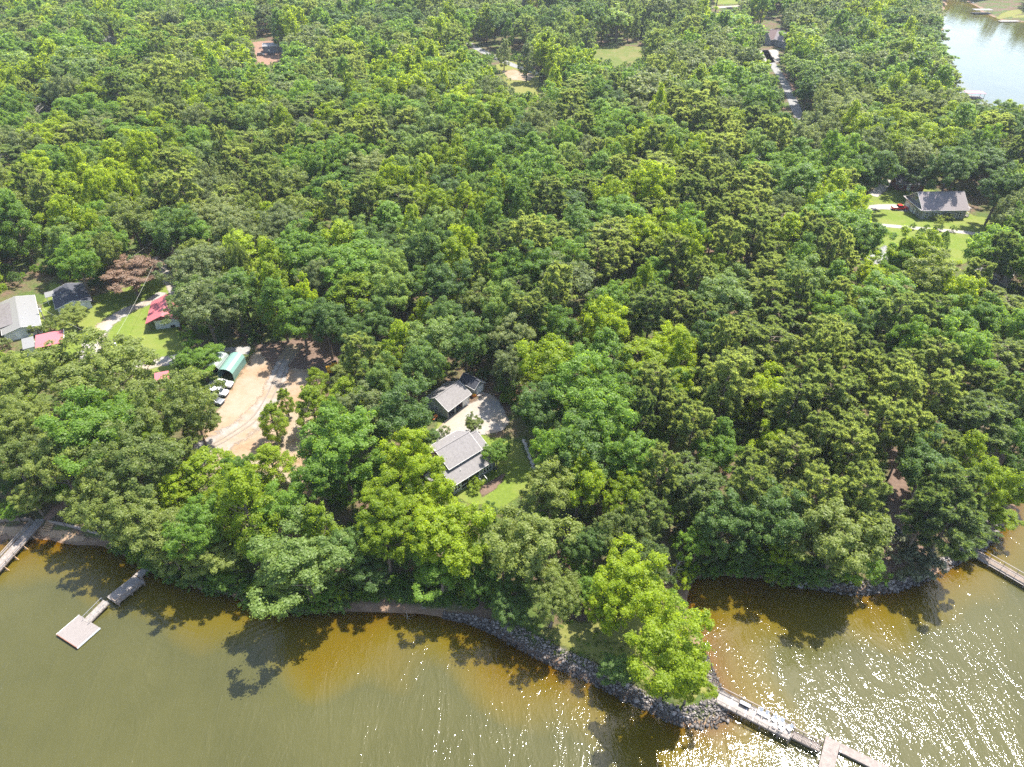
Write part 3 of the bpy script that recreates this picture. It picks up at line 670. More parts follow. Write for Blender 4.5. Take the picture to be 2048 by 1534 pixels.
MB().add([(0,0,2.3),(6.5,0,2.3),(6.5,6.1,2.75),(0,6.1,2.75),(0,0,2.4),(6.5,0,2.4),(6.5,6.1,2.85),(0,6.1,2.85)], [(3,2,1,0),(4,5,6,7),(0,1,5,4),(1,2,6,5),(2,3,7,6),(3,0,4,7)]).build('roof', ROOF_R, rc)
MB().bar((6.56, 0, 2.36), (6.56, 6.1, 2.81), 0.1, 0.3).build('fascia', WHITE, rc)
for x in (0.15, 3.2, 6.3):
    for y in (0.2, 5.9): MB().bar((x, y, -0.2), (x, y, 2.3+0.45*y/6.1-0.02), 0.1).build('post', STEEL, rc)
MB().box(0.1, 5.95, 0, 6.4, 6.05, 2.7).build('back_wall', SIDE_R, rc)
ws = placed('shed', 'narrow white shed with flat pale roof joined to the red carport', 'shed', G(46, 699, 5.3), (-0.1, -0.1), 32, z=3.0)
wall(ws, (0,0), (2.4,0), 2.2, [], SIDE_W); wall(ws, (2.4,0.15), (2.4,5.0), 2.2, [(1.5,0.9,0.05,1.9,'door')], SIDE_W); wall(ws, (2.4,5.15), (0,5.15), 2.2, [], SIDE_W); wall(ws, (0,5.0), (0,0.15), 2.2, [(2,0.8,1,0.7,'window')], SIDE_W)
MB().bar((1.2, -0.15, 2.27), (1.2, 5.3, 2.42), 2.7, 0.12).build('roof', ROOF_W, ws)
rs = placed('shed', 'white walled shed with big red metal gable roof on the lawn', 'shed', G(292, 648, 5.6), (11.5, -0.2), -75, z=3.0)
gable_roof(rs, 0, 11.2, 0, 2.7, 4.0, 4.3, 8.0, 2.7, 0.3, ROOF_R, gov=0.35, trim=ROOF_R)
wall(rs, (2,1.6), (10.6,1.6), 2.65, [(2,1.0,0.9,0.8,'window')], SIDE_W); wall(rs, (10.6,1.75), (10.6,7.45), 2.65, [(3.6,1.0,0.15,0.5,'window')], SIDE_W, trim=BLACK); wall(rs, (10.6,7.6), (2,7.6), 2.65, [], SIDE_W); wall(rs, (2,7.45), (2,1.75), 2.65, [], SIDE_W)
gable_end(rs, 10.45, 1.6, 2.66, 4.0, 4.26, 7.6, 2.66, SIDE_R)
gable_end(rs, 2.0, 1.6, 2.66, 4.0, 4.26, 7.6, 2.66, SIDE_R)
for x in (0.4, 4, 7.5, 10.9): MB().bar((x, 0.25, -0.2), (x, 0.25, 2.72), 0.12).build('post', WOODD, rs)
lt = placed('shed', 'little red roofed lean-to half hidden by trees below the gravel track', 'shed', GL(328, 766), (1.4, 1.0), 20)
MB().bar((1.4, -0.2, 1.75), (1.4, 2.6, 2.25), 3.2, 0.08).build('roof', ROOF_R, lt); wall(lt, (0,0.1), (2.8,0.1), 1.7, [(1,0.8,0.05,1.5,'door')], SIDE_R); wall(lt, (2.8,0.25), (2.8,2.25), 1.75, [], SIDE_R); wall(lt, (2.8,2.4), (0,2.4), 2.1, [], SIDE_R); wall(lt, (0,2.25), (0,0.25), 1.75, [], SIDE_R)
for i in range(5):
    b0 = GL(320+i*5, 757-i*0.6)
    o = MB().bar((0,0,0), (1.9,1.5,0.35), 0.16, 0.06).build('plank', DRIFT); o.location = (b0.x, b0.y, b0.z+0.15+0.05*(i % 2)); tag(o, 'loose grey plank leaning behind the little red lean-to', 'plank', 'loose planks behind the little red lean-to')

def tunnel(name, label, mat, corner, ang, L, W, H, group):
    r = placed(name, label, 'carport', corner, (0, 0), ang, group)
    prof = [(0,0),(0,H*0.62),(W*0.13,H*0.86),(W*0.34,H*0.99),(W*0.5,H),(W*0.66,H*0.99),(W*0.87,H*0.86),(W,H*0.62),(W,0)]
    inn = [(W/2+(a-W/2)*0.975, b*0.98) for a, b in prof]
    mb = MB(); n = len(prof)
    for k in range(n-1):
        q = [(0,*prof[k]),(L,*prof[k]),(L,*prof[k+1]),(0,*prof[k+1]),(0,*inn[k]),(L,*inn[k]),(L,*inn[k+1]),(0,*inn[k+1])]
        hexa(mb, q)
    mb.build('canopy', mat, r)
    mb = MB(); mb.prism([(a, b) for a, b in inn], 'x', L-0.05, L-0.02); mb.build('back_panel', mat, r)
    for x in (0.12, L*0.5, L-0.2):
        mb = MB(); pts = [(x, W/2+(a-W/2)*0.96, b*0.965) for a, b in prof]; mb.tube(pts, 0.035, 6); mb.build('hoop', STEEL, r)
    for z in (0.9, 2.0):
        MB().box(0.1, W*0.02, z, L, W*0.02+0.03, z+0.05).build('side_rail', STEEL, r)
    return r
tunnel('carport', 'rounded pale green metal carport behind the white pickup', GREENM, GL(468.5, 761), 84, 7.4, 3.9, 3.2, None)
tunnel('carport', 'lower grey green carport half behind the pale green one', GREYM, GL(440, 748), 84, 6.0, 3.6, 2.5, None)

# long grey house upper right
H0 = placed('house', 'long grey house with mauve shingle roof and white garage doors on the right', 'house', G(1846, 420, 6.7), (-0.4, -0.4), 1.5, z=3.0)
gable_house(H0, 15.6, 12.0, 3.6, 7.6, SHINGLE2, SIDE_B,
  fr=[(1.3,1.1,0.9,1.6,'window'),(4.6,1.7,0.9,1.6,'twin'),(8.9,1.3,1.2,1.2,'window'),(12.4,1.7,0.9,1.6,'twin')],
  lf=[(0.4,2.5,0.05,2.3,'garage'),(3.3,2.5,0.05,2.3,'garage'),(6.6,1.0,0.05,2.1,'door'),(8.6,1.7,0.9,1.4,'twin')], ov=0.45, gov=0.5)
wv = MB(); wv.box(-0.06, 5.1, 4.7, 0.0, 6.9, 6.2); wv = wv.build('window', WHITE, H0)
for y in (5.2, 6.05): MB().box(-0.09, y, 4.8, -0.061, y+0.75, 6.1).build('pane', GLASS, wv)
MB().bar((-0.6, -0.6, 3.55), (-0.6, 12.6, 3.55), 0.9, 0.14).build('pent_roof', SHINGLE2, H0)
MB().bar((-1.08, -0.6, 3.55), (-1.08, 12.6, 3.55), 0.05, 0.2).build('fascia', WHITE, H0)
MB().box(15.7, 2.0, 2.85, 18.6, 6.0, 3.0).build('porch_roof', SHINGLE2, H0)
for y in (2.15, 5.85): MB().bar((18.45, y, -1.2), (18.45, y, 2.84), 0.14).build('post', WHITE, H0)
MB().box(15.62, 2.0, -0.1, 18.6, 6.0, 0.05).build('porch_deck', WOODG, H0)
rl = MB().bar((15.7, 2.06, 1.0), (18.6, 2.06, 1.0), 0.08).bar((18.54, 2.06, 1.0), (18.54, 5.9, 1.0), 0.08).bar((15.7, 2.06, 0.2), (18.6, 2.06, 0.2), 0.06).bar((18.54, 2.06, 0.2), (18.54, 5.9, 0.2), 0.06).build('railing', WHITE, H0)
bl = MB()
for i in range(15): bl.bar((15.8+i*0.19, 2.06, 0.2), (15.8+i*0.19, 2.06, 1.0), 0.03)
for i in range(19): bl.bar((18.54, 2.2+i*0.2, 0.2), (18.54, 2.2+i*0.2, 1.0), 0.03)
tag(bl.build('balusters', WHITE, rl), kind='stuff')
pipes(H0, [(10.6, 3.0, 5.7)])
H1 = placed('house', 'dark reddish cabin half hidden behind trees above the long grey house', 'house', GL(1796, 380), (1, 0), -8)
gable_house(H1, 10, 7, 2.6, 4.4, SHINGLED, SIDE_R, fr=[(1,1.2,0.8,1.2,'window'),(4,1.0,0.05,2.0,'door'),(6.5,1.6,0.8,1.2,'twin')])
H2 = placed('house', 'taupe roofed house cut by the right edge of the photo', 'house', G(2014, 573, 6.0), (-0.4, -0.4), 50)
gable_house(H2, 12, 9, 2.8, 5.0, SHINGLE, SIDE_B, fr=[(1,1.4,0.8,1.2,'twin')], lf=[(2,1.4,0.8,1.2,'twin')])
# far buildings
def far_house(label, px, py, L, W, eh, rh, ang, roofm, wallm, extra=()):
    r = placed('house', label, 'house', GL(px, py), (L/2, 0), ang)
    gable_house(r, L, W, eh, rh, roofm, wallm, fr=[(1,1.5,0.9,1.3,'twin'),(L*0.5,1.0,0.05,2.1,'door'),(L-3,1.5,0.9,1.3,'twin')], rt=[(1.5,1.4,0.9,1.3,'twin')], lf=[(1.5,1.4,0.9,1.3,'twin')])
    return r
hh = placed('house', 'far large mauve roofed house with stepped gables at the top of the lane', 'house', GL(1535, 88), (4, 0), -62)
gable_house(hh, 22, 11, 4.2, 8.0, SHINGLE2, SIDE_B, fr=[(2,1.6,0.9,1.5,'twin'),(7,1.6,0.9,1.5,'twin'),(16,1.6,0.9,1.5,'twin')], rt=[(2,3,0.05,2.4,'garage'),(6,3,0.05,2.4,'garage')], ov=0.5)
wg = empty('house_wing', (0, 0, 0)); wg.parent = hh; wg.location = (9.0, -3.0, 0); wg.rotation_euler = (0, 0, math.radians(90))
wg.name = 'wing'
wr = gable_house(wg, 12, 9, 4.0, 8.6, SHINGLER, SIDE_B, ov=0.4, base=False)
for c_ in list(wr.children): c_.parent = wg
fg = placed('garage', 'far grey metal garage with pale roof on a red clay lot', 'garage', GL(527.5, 106.5), (0, 0), 12)
gable_house(fg, 15, 9, 3.9, 5.0, ROOF_W, simple('blue_grey_metal', (0.20, 0.22, 0.27), 0.5, var=0.1), fr=[(3,1.0,0.05,2.1,'door'),(8,1.4,1.2,1.0,'window')], lf=[(1.0,3.2,0.05,3.0,'garage'),(5.0,3.2,0.05,3.0,'garage')], ov=0.15, gov=0.15)
far_house('pale roofed house peeking out of the upper left forest', 214, 92, 11, 8, 3, 5.2, -35, ROOF_W, SIDE_W)
far_house('weathered grey roof peeking out of the left forest edge', 74, 232, 9, 7, 2.8, 5.0, -38, SHINGLE, SIDE_B)
far_house('tiny far house at the top edge of the photo', 1052, 8, 14, 9, 3.2, 6, 20, SHINGLE, SIDE_W)

# ------------------------------------------------------------------ docks
def decking(root, x0, x1, y0, y1, z, mat, along='x', bw=0.14, gap=0.018, name='decking'):
    """boards laid across the walking direction; too fine to pick apart singly"""
    mb = MB(); L = x1-x0; n = int(L/(bw+gap))
    for i in range(n):
        a = x0+i*(bw+gap); dz = rng.uniform(-0.008, 0.008); e = rng.uniform(-0.02, 0.02, 2)
        mb.box(a, y0+e[0], z-0.045+dz, a+bw, y1+e[1], z+dz)
    return tag(mb.build(name, mat, root), kind='stuff')
def frame(root, x0, x1, y0, y1, z, mat):
    mb = MB()
    for y in (y0+0.08, (y0+y1)/2, y1-0.08): mb.box(x0, y-0.04, z-0.30, x1, y+0.04, z-0.06)
    mb.build('joists', mat, root)
    for y in (y0-0.05, y1+0.0): MB().box(x0, y, z-0.28, x1, y+0.05, z-0.03).build('side_board', mat, root)
def rail(root, a, b, h, mat, bal=True, step=1.7, mid=False, rootpart='railing'):
    a = Vector(a); b = Vector(b); L = (b-a).length; n = max(1, round(L/step)); up = Vector((0,0,h))
    r = MB().bar(a+up, b+up, 0.13, 0.045).build(rootpart, mat, root)
    for i in range(n+1):
        p = a.lerp(b, i/n); MB().bar(p-Vector((0,0,0.25)), p+up-Vector((0,0,0.023)), 0.09).build('post', mat, r)
    if mid:
        for k in (0.35, 0.68): MB().bar(a+up*k, b+up*k, 0.03, 0.09).build('mid_rail', mat, r)
    if bal:
        MB().bar(a+up*0.93, b+up*0.93, 0.04, 0.08).bar(a+Vector((0,0,0.1)), b+Vector((0,0,0.1)), 0.04, 0.08).build('mid_rail', mat, r)
        mb = MB(); k = int(L/0.19)
        for i in range(k):
            p = a.lerp(b, (i+0.5)/k); mb.bar(p+Vector((0,0,0.08)), p+up*0.95, 0.045)
        tag(mb.build('balusters', mat, r), kind='stuff')
    return r
def piles(root, pts, z, mat, rad=0.13, low=-2.6):
    for x, y in pts:
        MB().tube([(x, y, low), (x, y, z)], rad, 9).build('pile', mat, root)
WOODP = simple('pale_dock_boards', (0.27, 0.245, 0.225), 0.85, var=0.22, scale=1.6, bump=0.3, bscale=18, dirt=(0.20, 0.18, 0.165))
WOODM = simple('brown_grey_boards', (0.20, 0.168, 0.148), 0.85, var=0.25, scale=1.6, bump=0.3, bscale=18)
# dock at the tip of the point (world z: water = 0)
pa = G(1431, 1405, 1.0); ang = -31.0
da = placed('dock', 'railed wooden dock with white chairs at the tip of the rocky point', 'dock', pa, (0, 0), ang, z=0.0)
decking(da, 0.0, 11.3, 0.0, 2.35, 1.0, WOODP); frame(da, 0.0, 11.3, 0.0, 2.35, 1.0, WOODD)
for x in (2.0, 4.4, 5.6, 9.6):
    MB().box(x, 0.02, 1.012, x+0.1, 2.33, 1.022).build('joint_board', TRIM, da)
rail(da, (0.0, 0.02, 1.0), (11.3, 0.02, 1.0), 0.95, WOODM); rail(da, (0.0, 2.33, 1.0), (11.3, 2.33, 1.0), 0.95, WOODM)
rail(da, (11.26, 0.06, 1.0), (11.26, 0.62, 1.0), 0.95, WOODM, step=1); rail(da, (11.26, 1.75, 1.0), (11.26, 2.28, 1.0), 0.95, WOODM, step=1)
piles(da, [(x, y) for x in (1.5, 4.2, 6.9, 9.6, 11.1) for y in (-0.02, 2.37)], 0.95, WOODD)
rp = placed('ramp', 'narrow railed gangway between the chair deck and the floating dock', 'ramp', pa, (0, 0), ang, z=0.0)
decking(rp, 11.36, 15.45, 0.6, 1.75, 0.9, WOODM); frame(rp, 11.36, 15.45, 0.6, 1.75, 0.9, WOODD)
rail(rp, (11.45, 0.6, 0.9), (15.4, 0.6, 0.9), 0.95, WOODM, step=1.3); rail(rp, (11.45, 1.75, 0.9), (15.4, 1.75, 0.9), 0.95, WOODM, step=1.3)
fd = placed('floating_dock', 'bare floating dock with two fingers at the bottom right', 'dock', G(1652, 1471, 0.5), (0, 0), ang, z=0.0)
def fl(root, x0, x1, y0, y1, along):
    mb = MB(); n = int(((x1-x0) if along == 'x' else (y1-y0))/0.158)
    for i in range(n):
        e = rng.uniform(-0.02, 0.02, 2); dz = rng.uniform(-0.006, 0.006)
        if along == 'x': mb.box(x0+i*0.158, y0+e[0], 0.455+dz, x0+i*0.158+0.142, y1+e[1], 0.5+dz)
        else: mb.box(x0+e[0], y0+i*0.158, 0.455+dz, x1+e[1], y0+i*0.158+0.142, 0.5+dz)
    tag(mb.build('decking', WOODM, root), kind='stuff')
    MB().box(x0+0.02, y0+0.02, 0.12, x1-0.02, y1-0.02, 0.44).build('float_frame', WOODD, root)
fl(fd, 0.0, 2.05, -7.0, 0.0, 'y'); fl(fd, 2.10, 9.5, -1.45, -0.03, 'x')
for x, y in ((2.25, -1.62), (9.3, -1.6), (2.2, -6.5)): MB().tube([(x, y, -3), (x, y, 1.0)], 0.09, 9).build('pile', STEEL, fd)
# box and chairs on the deck
def on_a(x, y): a = math.radians(ang); return (pa.x+x*math.cos(a)-y*math.sin(a), pa.y+x*math.sin(a)+y*math.cos(a))
bx, by = on_a(4.0, 1.85)
bn = tag(empty('deck_box', (bx, by, 1.0), math.radians(ang)), 'grey storage box on the chair deck by its shore end', 'box')
GREYP = simple('grey_plastic', (0.40, 0.39, 0.39), 0.6, var=0.08)
MB().box(-0.75, -0.3, 0.09, 0.75, 0.3, 0.5).build('body', BLACK, bn, bevel=0.02); MB().box(-0.8, -0.34, 0.502, 0.8, 0.34, 0.58).build('lid', GREYP, bn, bevel=0.02)
for x in (-0.7, 0.7): MB().box(x-0.05, -0.25, 0, x+0.05, 0.25, 0.088).build('foot', BLACK, bn)
CHW = simple('white_plastic', (0.74, 0.73, 0.72), 0.45, var=0.05)
def chair(x, y, rz, label, mat):
    r = tag(empty('chair', (*on_a(x, y), 1.015), math.radians(ang)+rz), label, 'chair', 'white chairs on the dock')
    for i in range(5):
        MB().cbox((-0.2+i*0.11, 0, 0.36-i*0.014+0.0), (0.095, 0.54, 0.022), ry=0.12).build('seat_slat', mat, r)
    for i in range(5):
        y0 = -0.22+i*0.11; hh = 0.62+0.1*math.cos((i-2)*0.6)
        MB().bar((-0.22, y0, 0.38), (-0.22-hh*0.38, y0*1.12, 0.38+hh*0.92), 0.022, 0.095, up=(0,1,0)).build('back_slat', mat, r)
    for s in (-1, 1):
        MB().cbox((0.03, s*0.35, 0.56), (0.72, 0.12, 0.025)).build('arm', mat, r)
        MB().bar((0.3, s*0.33, 0), (0.3, s*0.33, 0.55), 0.05, 0.09).build('leg', mat, r)
        MB().bar((-0.36, s*0.30, 0), (0.26, s*0.30, 0.36), 0.035, 0.1).build('leg', mat, r)
    return r
chair(6.35, 1.75, -1.65, 'white slatted chair first along the dock rail, nearest the storage box', CHW)
chair(7.3, 1.72, -1.5, 'white slatted chair second from the storage box along the dock rail', CHW)
chair(8.5, 1.75, -1.75, 'white slatted chair third from the storage box along the dock rail', CHW)
chair(9.55, 1.72, -1.45, 'white slatted chair fourth from the storage box along the dock rail', CHW)
chair(9.7, 0.85, 1.0, 'white chair drawn out to the middle of the dock deck', CHW)
chair(10.75, 1.55, -2.2, 'white and blue chair in the far deck corner by the gangway', CHW)
tb = tag(empty('side_table', (*on_a(8.75, 0.85), 1.015), math.radians(ang)), 'low white table in front of the chairs on the dock', 'table')
MB().tube([(0,0,0.40),(0,0,0.44)], 0.33, 16).build('top', CHW, tb)
for a in range(4): MB().bar((0.2*math.cos(a*1.57+.4), 0.2*math.sin(a*1.57+.4), 0), (0.16*math.cos(a*1.57+.4), 0.16*math.sin(a*1.57+.4), 0.4), 0.04).build('leg', CHW, tb)

# middle dock with white swim platform
pb = G(215, 1195, 0.9)
db = placed('dock', 'grey wooden dock with railed deck in the left middle water', 'dock', pb, (0, 0), 58.5, z=0.0)
decking(db, 0.0, 5.6, -2.6, 0.25, 0.9, WOODG); frame(db, 0.0, 5.6, -2.6, 0.25, 0.9, WOODD)
rail(db, (0.05, -2.58, 0.9), (5.55, -2.58, 0.9), 0.85, WOODD, bal=False, mid=True, step=0.9); rail(db, (0.03, -2.5, 0.9), (0.03, -1.5, 0.9), 0.85, WOODD, bal=False, mid=True, step=1)
rail(db, (5.57, -2.5, 0.9), (5.57, -1.6, 0.9), 0.85, WOODD, bal=False, mid=True, step=1)
piles(db, [(x, y) for x in (0.3, 2.9, 5.4) for y in (-2.55, 0.2)], 0.88, WOODD)
decking(db, 5.65, 12.5, -1.15, 0.35, 0.92, WOODG, name='walkway'); frame(db, 5.65, 12.5, -1.15, 0.35, 0.92, WOODD)
piles(db, [(x, y) for x in (8.2, 10.8) for y in (-1.1, 0.3)], 0.9, WOODD)
gw = placed('gangway', 'sloping grey gangway leading down to the white swim platform', 'ramp', G(207, 1200, 0.9), (0, 0), 245, z=0.0)
mb = MB()
for i in range(27):
    z = 0.88-0.013*i; mb.box(i*0.158, -0.1, z-0.04, i*0.158+0.142, 1.45, z)
tag(mb.build('decking', WOODG, gw), kind='stuff')
for y in (-0.08, 1.43):
    MB().bar((0, y, 0.72), (4.3, y, 0.36), 0.08, 0.2).build('side_board', WOODD, gw)
    r = MB().bar((0.1, y, 1.65), (4.2, y, 1.3), 0.045).build('handrail', STEEL, gw)
    for k in range(5): MB().bar((0.1+1.025*k, y, 0.75-0.085*k), (0.1+1.025*k, y, 1.63-0.0875*k), 0.04).build('post', STEEL, r)
sp_ = placed('swim_platform', 'square white floating swim platform at the end of the middle dock', 'dock', G(113, 1268, 0.5), (0, 0), -28, z=0.0)
mb = MB(); PW = simple('platform_white', (0.185, 0.163, 0.15), 0.6, var=0.05, scale=1.0)
for i in range(26): mb.box(0.02+i*0.206, 0.0, 0.43, 0.02+i*0.206+0.19, 4.25, 0.5+rng.uniform(-0.003, 0.003))
tag(mb.build('deck_boards', PW, sp_), kind='stuff')
MB().box(0, -0.06, 0.2, 5.38, -0.005, 0.47).build('edge_board', simple('rusty_edge', (0.30, 0.12, 0.07), 0.8), sp_); MB().box(5.385, -0.06, 0.2, 5.44, 4.27, 0.47).build('edge_board', WHITE, sp_); MB().box(-0.06, -0.06, 0.2, -0.005, 4.27, 0.47).build('edge_board', WHITE, sp_)
MB().box(0.1, 0.1, -0.15, 5.3, 4.15, 0.42).build('float', BLACK, sp_)

# left dock
pc = G(-2, 1118, 1.2)
dc = placed('dock', 'long weathered dock with side rails crossing the sandy beach at left', 'dock', G(97, 1032, 1.2), (13.4, 0), 81.5, z=0.0)
decking(dc, -6.0, 13.4, 0.0, 1.9, 1.2, WOODG); frame(dc, -6.0, 13.4, 0.0, 1.9, 1.2, WOODD)
rail(dc, (-6, 1.88, 1.2), (11.5, 1.88, 1.2), 0.9, WOODG, bal=False, mid=True, step=2.2); rail(dc, (-6, 0.03, 1.2), (11.5, 0.03, 1.2), 0.6, WOODD, bal=False, mid=False, step=1.9)
MB().box(-6, 2.12, 1.3, 10.5, 2.42, 1.36).build('side_bench', WOODG, dc)
for x in (-4, -1.5, 1.0, 3.5, 6.0, 8.5): 
    MB().tube([(x, -0.12, -2), (x, -0.12, 1.15)], 0.11, 8).build('pile', WOODD, dc); MB().tube([(x, 2.0, -2), (x, 2.0, 1.25)], 0.11, 8).build('pile', WOODD, dc)
    MB().bar((x, -0.7, 0.1), (x+0.05, 0.0, 1.05), 0.09).build('brace', WOODN, dc)
stp = placed('steps', 'small wooden steps from the red path down to the sand', 'steps', GL(92, 1062), (0, 0), 75)
for i in range(5): MB().box(0.35*i, -1.0, 0.1+0.2*i, 0.35*i+0.3, 0.9, 0.17+0.2*i).build('tread', WOODN, stp)
for y in (-1.03, 0.93): MB().bar((-0.1, y, 0.02), (1.8, y, 1.05), 0.05, 0.2).build('stringer', WOODD, stp)
lp = GL(88, 1022); lamp = tag(empty('lamp_post', lp), 'thin lamp post with white globe beside the left dock', 'lamp')
MB().tube([(0,0,0),(0,0,2.7)], 0.045, 8).build('pole', WOODD, lamp); MB().cbox((0,0,2.72), (0.22,0.22,0.06)).build('bracket', BLACK, lamp)
bm = bmesh.new(); bmesh.ops.create_uvsphere(bm, u_segments=16, v_segments=10, radius=0.26, matrix=Matrix.Translation((0,0,3.0)))
gm = bpy.data.meshes.new('globe'); bm.to_mesh(gm); bm.free(); gm.materials.append(WHITE); link(bpy.data.objects.new('globe', gm), lamp)
lp2 = GL(80, 1026); o = MB().tube([(0,0,0),(0.03,0,2.2)], 0.05, 8).build('post', WOODD); o.location = lp2; tag(o, 'bare leaning post left of the globe lamp by the dock', 'post')

# right dock
dd_ = placed('dock', 'dark grey dock with pipe rails reaching into the right-hand water', 'dock', G(1923, 1094, 1.0), (0, 0), -49.5, z=0.0)
decking(dd_, 0, 16, 0.0, 1.55, 1.0, WOODD); frame(dd_, 0, 16, 0, 1.55, 1.0, WOODG)
for y in (0.03, 1.52): rail(dd_, (0.1, y, 1.0), (16, y, 1.0), 0.75, WOODG, bal=False, mid=False, step=2.3)
MB().box(0, -0.34, 0.7, 16, -0.07, 0.76).build('side_step', WOODG, dd_); piles(dd_, [(x, y) for x in (2, 5, 8, 11, 14) for y in (-0.06, 1.6)], 0.95, WOODD)

# timber walls, logs
def timber_wall(label, pts, hgt, mat, grp=None, dz=0.0):
    c = pts[0]; r = tag(empty('retaining_wall', (c.x, c.y, 0)), label, 'retaining wall')
    for i in range(len(pts)-1):
        a = pts[i]-c; b = pts[i+1]-c; za = pts[i].z+dz; zb = pts[i+1].z+dz
        for k in range(max(1, int(hgt/0.24))):
            MB().bar((a.x, a.y, za+0.12+0.245*k), (b.x, b.y, zb+0.12+0.245*k), 0.2, 0.235).build('timber', mat, r)
        MB().bar((b.x, b.y-0.2, zb-0.5), (b.x, b.y-0.2, zb+hgt+0.15), 0.14).build('post', mat, r)
timber_wall('dark timber retaining wall behind the sand left of the dock', gp((-30,1045),(10,1043),(40,1041),(64,1040)), 0.75, WOODD)
timber_wall('timber retaining wall along the sand right of the dock steps', gp((100,1046),(130,1051),(165,1060),(200,1070)), 0.75, WOODM)
timber_wall('pale log edging along the water under the olive trees', [G(352,1150,0.15),G(378,1168,0.1),G(408,1174,0.1),G(438,1184,0.1)], 0.5, DRIFT)
def log(name, label, pts, r0, r1, mat, branches=0, cat='log'):
    c = pts[0]; o = tag(empty(name, c), label, cat)
    q = [p-c for p in pts]
    n = len(q); MB().tube(q, [r0+(r1-r0)*i/(n-1) for i in range(n)], 9).build('trunk', mat, o)
    for k in range(branches):
        t = rng.uniform(0.15, 0.95); i = min(int(t*(n-1)), n-2); p = q[i].lerp(q[i+1], t*(n-1)-i)
        d = Vector((rng.uniform(-1,1), rng.uniform(-1,0.4), rng.uniform(0.1,0.9))).normalized(); L = rng.uniform(0.7, 2.2)
        e = p+d*L; f = p+d*L*0.55+Vector(rng.uniform(-0.15,0.15,3))
        MB().tube([p, f, e], [r1*0.8, r1*0.5, 0.015], 5).build('branch', mat, o)
    return o
log('log', 'long pale driftwood trunk lying along the dark shore', [G(812,1208,0.25), G(860,1213,0.35), G(925,1217,0.4)], 0.16, 0.09, DRIFT, 6)
log('log', 'short bleached log just below the long driftwood trunk', [G(880,1217,0.3), G(919,1221,0.35)], 0.11, 0.08, DRIFT)
log('log', 'upright pale log standing at the muddy bank gap', [GL(471,1162,0.2), GL(476,1178,0.15)], 0.16, 0.13, DRIFT)
log('branch_snag', 'small dead branch sticking out of the dark water', [G(814,1239,-0.1), G(815,1232,0.4), G(812,1224,0.9)], 0.05, 0.03, DRIFT, 7, 'branch')
log('fallen_tree', 'bare grey fallen treetop leaning over the cove beside the bright tree', [GL(1330,1170,0.4), GL(1348,1150,1.8), GL(1362,1136,3.2)], 0.2, 0.1, DRIFT, 34, 'dead tree')
log('fallen_tree', 'thin grey dead limbs beside the round bush on the point', [GL(1318,1165,0.3), GL(1326,1150,2.4), GL(1330,1140,4.0)], 0.12, 0.05, DRIFT, 18, 'dead tree')
# stone edging on the lawn
se = GL(1052, 888); er = tag(empty('stone_edging', se), 'line of pale stones edging the lawn right of the grey house', 'edging')
STONE = simple('pale_stone', (0.36, 0.33, 0.30), 0.9, var=0.35, scale=2.0, bump=0.3)
def rock_mesh(seed, flat=0.7):
    r_ = np.random.default_rng(seed); bm = bmesh.new(); bmesh.ops.create_icosphere(bm, subdivisions=1, radius=0.5)
    for v in bm.verts: v.co *= r_.uniform(0.72, 1.2); v.co.z *= flat
    me = bpy.data.meshes.new('stone'); bm.to_mesh(me); bm.free(); return me
rocks = [rock_mesh(i) for i in range(5)]
for me in rocks: me.materials.append(STONE)
path = gp((1048,882),(1055,900),(1062,920),(1069,940),(1080,962))
for i in range(44):
    t = i/43*(len(path)-1); k = min(int(t), len(path)-2); q = path[k].lerp(path[k+1], t-k)
    o = bpy.data.objects.new('stone', rocks[i % 5]); o.location = (q.x-se.x+rng.uniform(-.25,.25), q.y-se.y+rng.uniform(-.2,.2), 0.1); o.scale = [rng.uniform(0.45, 0.9)]*3; o.rotation_euler = (0, 0, rng.uniform(0, 6)); link(o, er)

# riprap: thousands of small stones, too small to pick apart
def riprap(name, label, px, width, n, size, mat, inland=None):
    pts = [G(x, y, 0) for x, y in px]; L = [0]
    for a, b in zip(pts, pts[1:]): L.append(L[-1]+(b-a).length)
    base = np.array([v.co[:] for v in rocks[0].vertices]); faces = np.array([p.vertices[:] for p in rocks[0].polygons])
    V = []; F = []; c = 0; var = []
    for i in range(n):
        s = rng.uniform(0, L[-1]); k = min(max(np.searchsorted(L, s)-1, 0), len(pts)-2)
        t = (s-L[k])/(L[k+1]-L[k]); p = pts[k].lerp(pts[k+1], t); d = (pts[k+1]-pts[k]).normalized(); nr = Vector((-d.y, d.x, 0))
        w = width[k]*(1-t)+width[k+1]*t if hasattr(width, '__len__') else width
        u = rng.uniform(-0.6, w); q = p+nr*u; z = T(q.x, q.y)
        R = size*rng.lognormal(-0.08, 0.5)
        a = rng.uniform(0, 6.28); ca, sa = math.cos(a), math.sin(a)
        b = base*rng.uniform(0.75, 1.25, base.shape)*R*rng.uniform(0.75, 1.25, 3)
        b = np.column_stack([b[:,0]*ca-b[:,1]*sa, b[:,0]*sa+b[:,1]*ca, b[:,2]])
        V.append(b+np.array([q.x, q.y, z+R*0.25+(0.12*max(0, u) if u < 1 else 0.12)])); F.append(faces+c); c += len(base); var.append(np.full(len(base), rng.uniform(0, 1)))
    me = mesh_np(name, np.vstack(V), np.vstack(F), mat, {'var': np.concatenate(var)})
    return tag(link(bpy.data.objects.new(name, me)), label, 'rocks', kind='stuff')
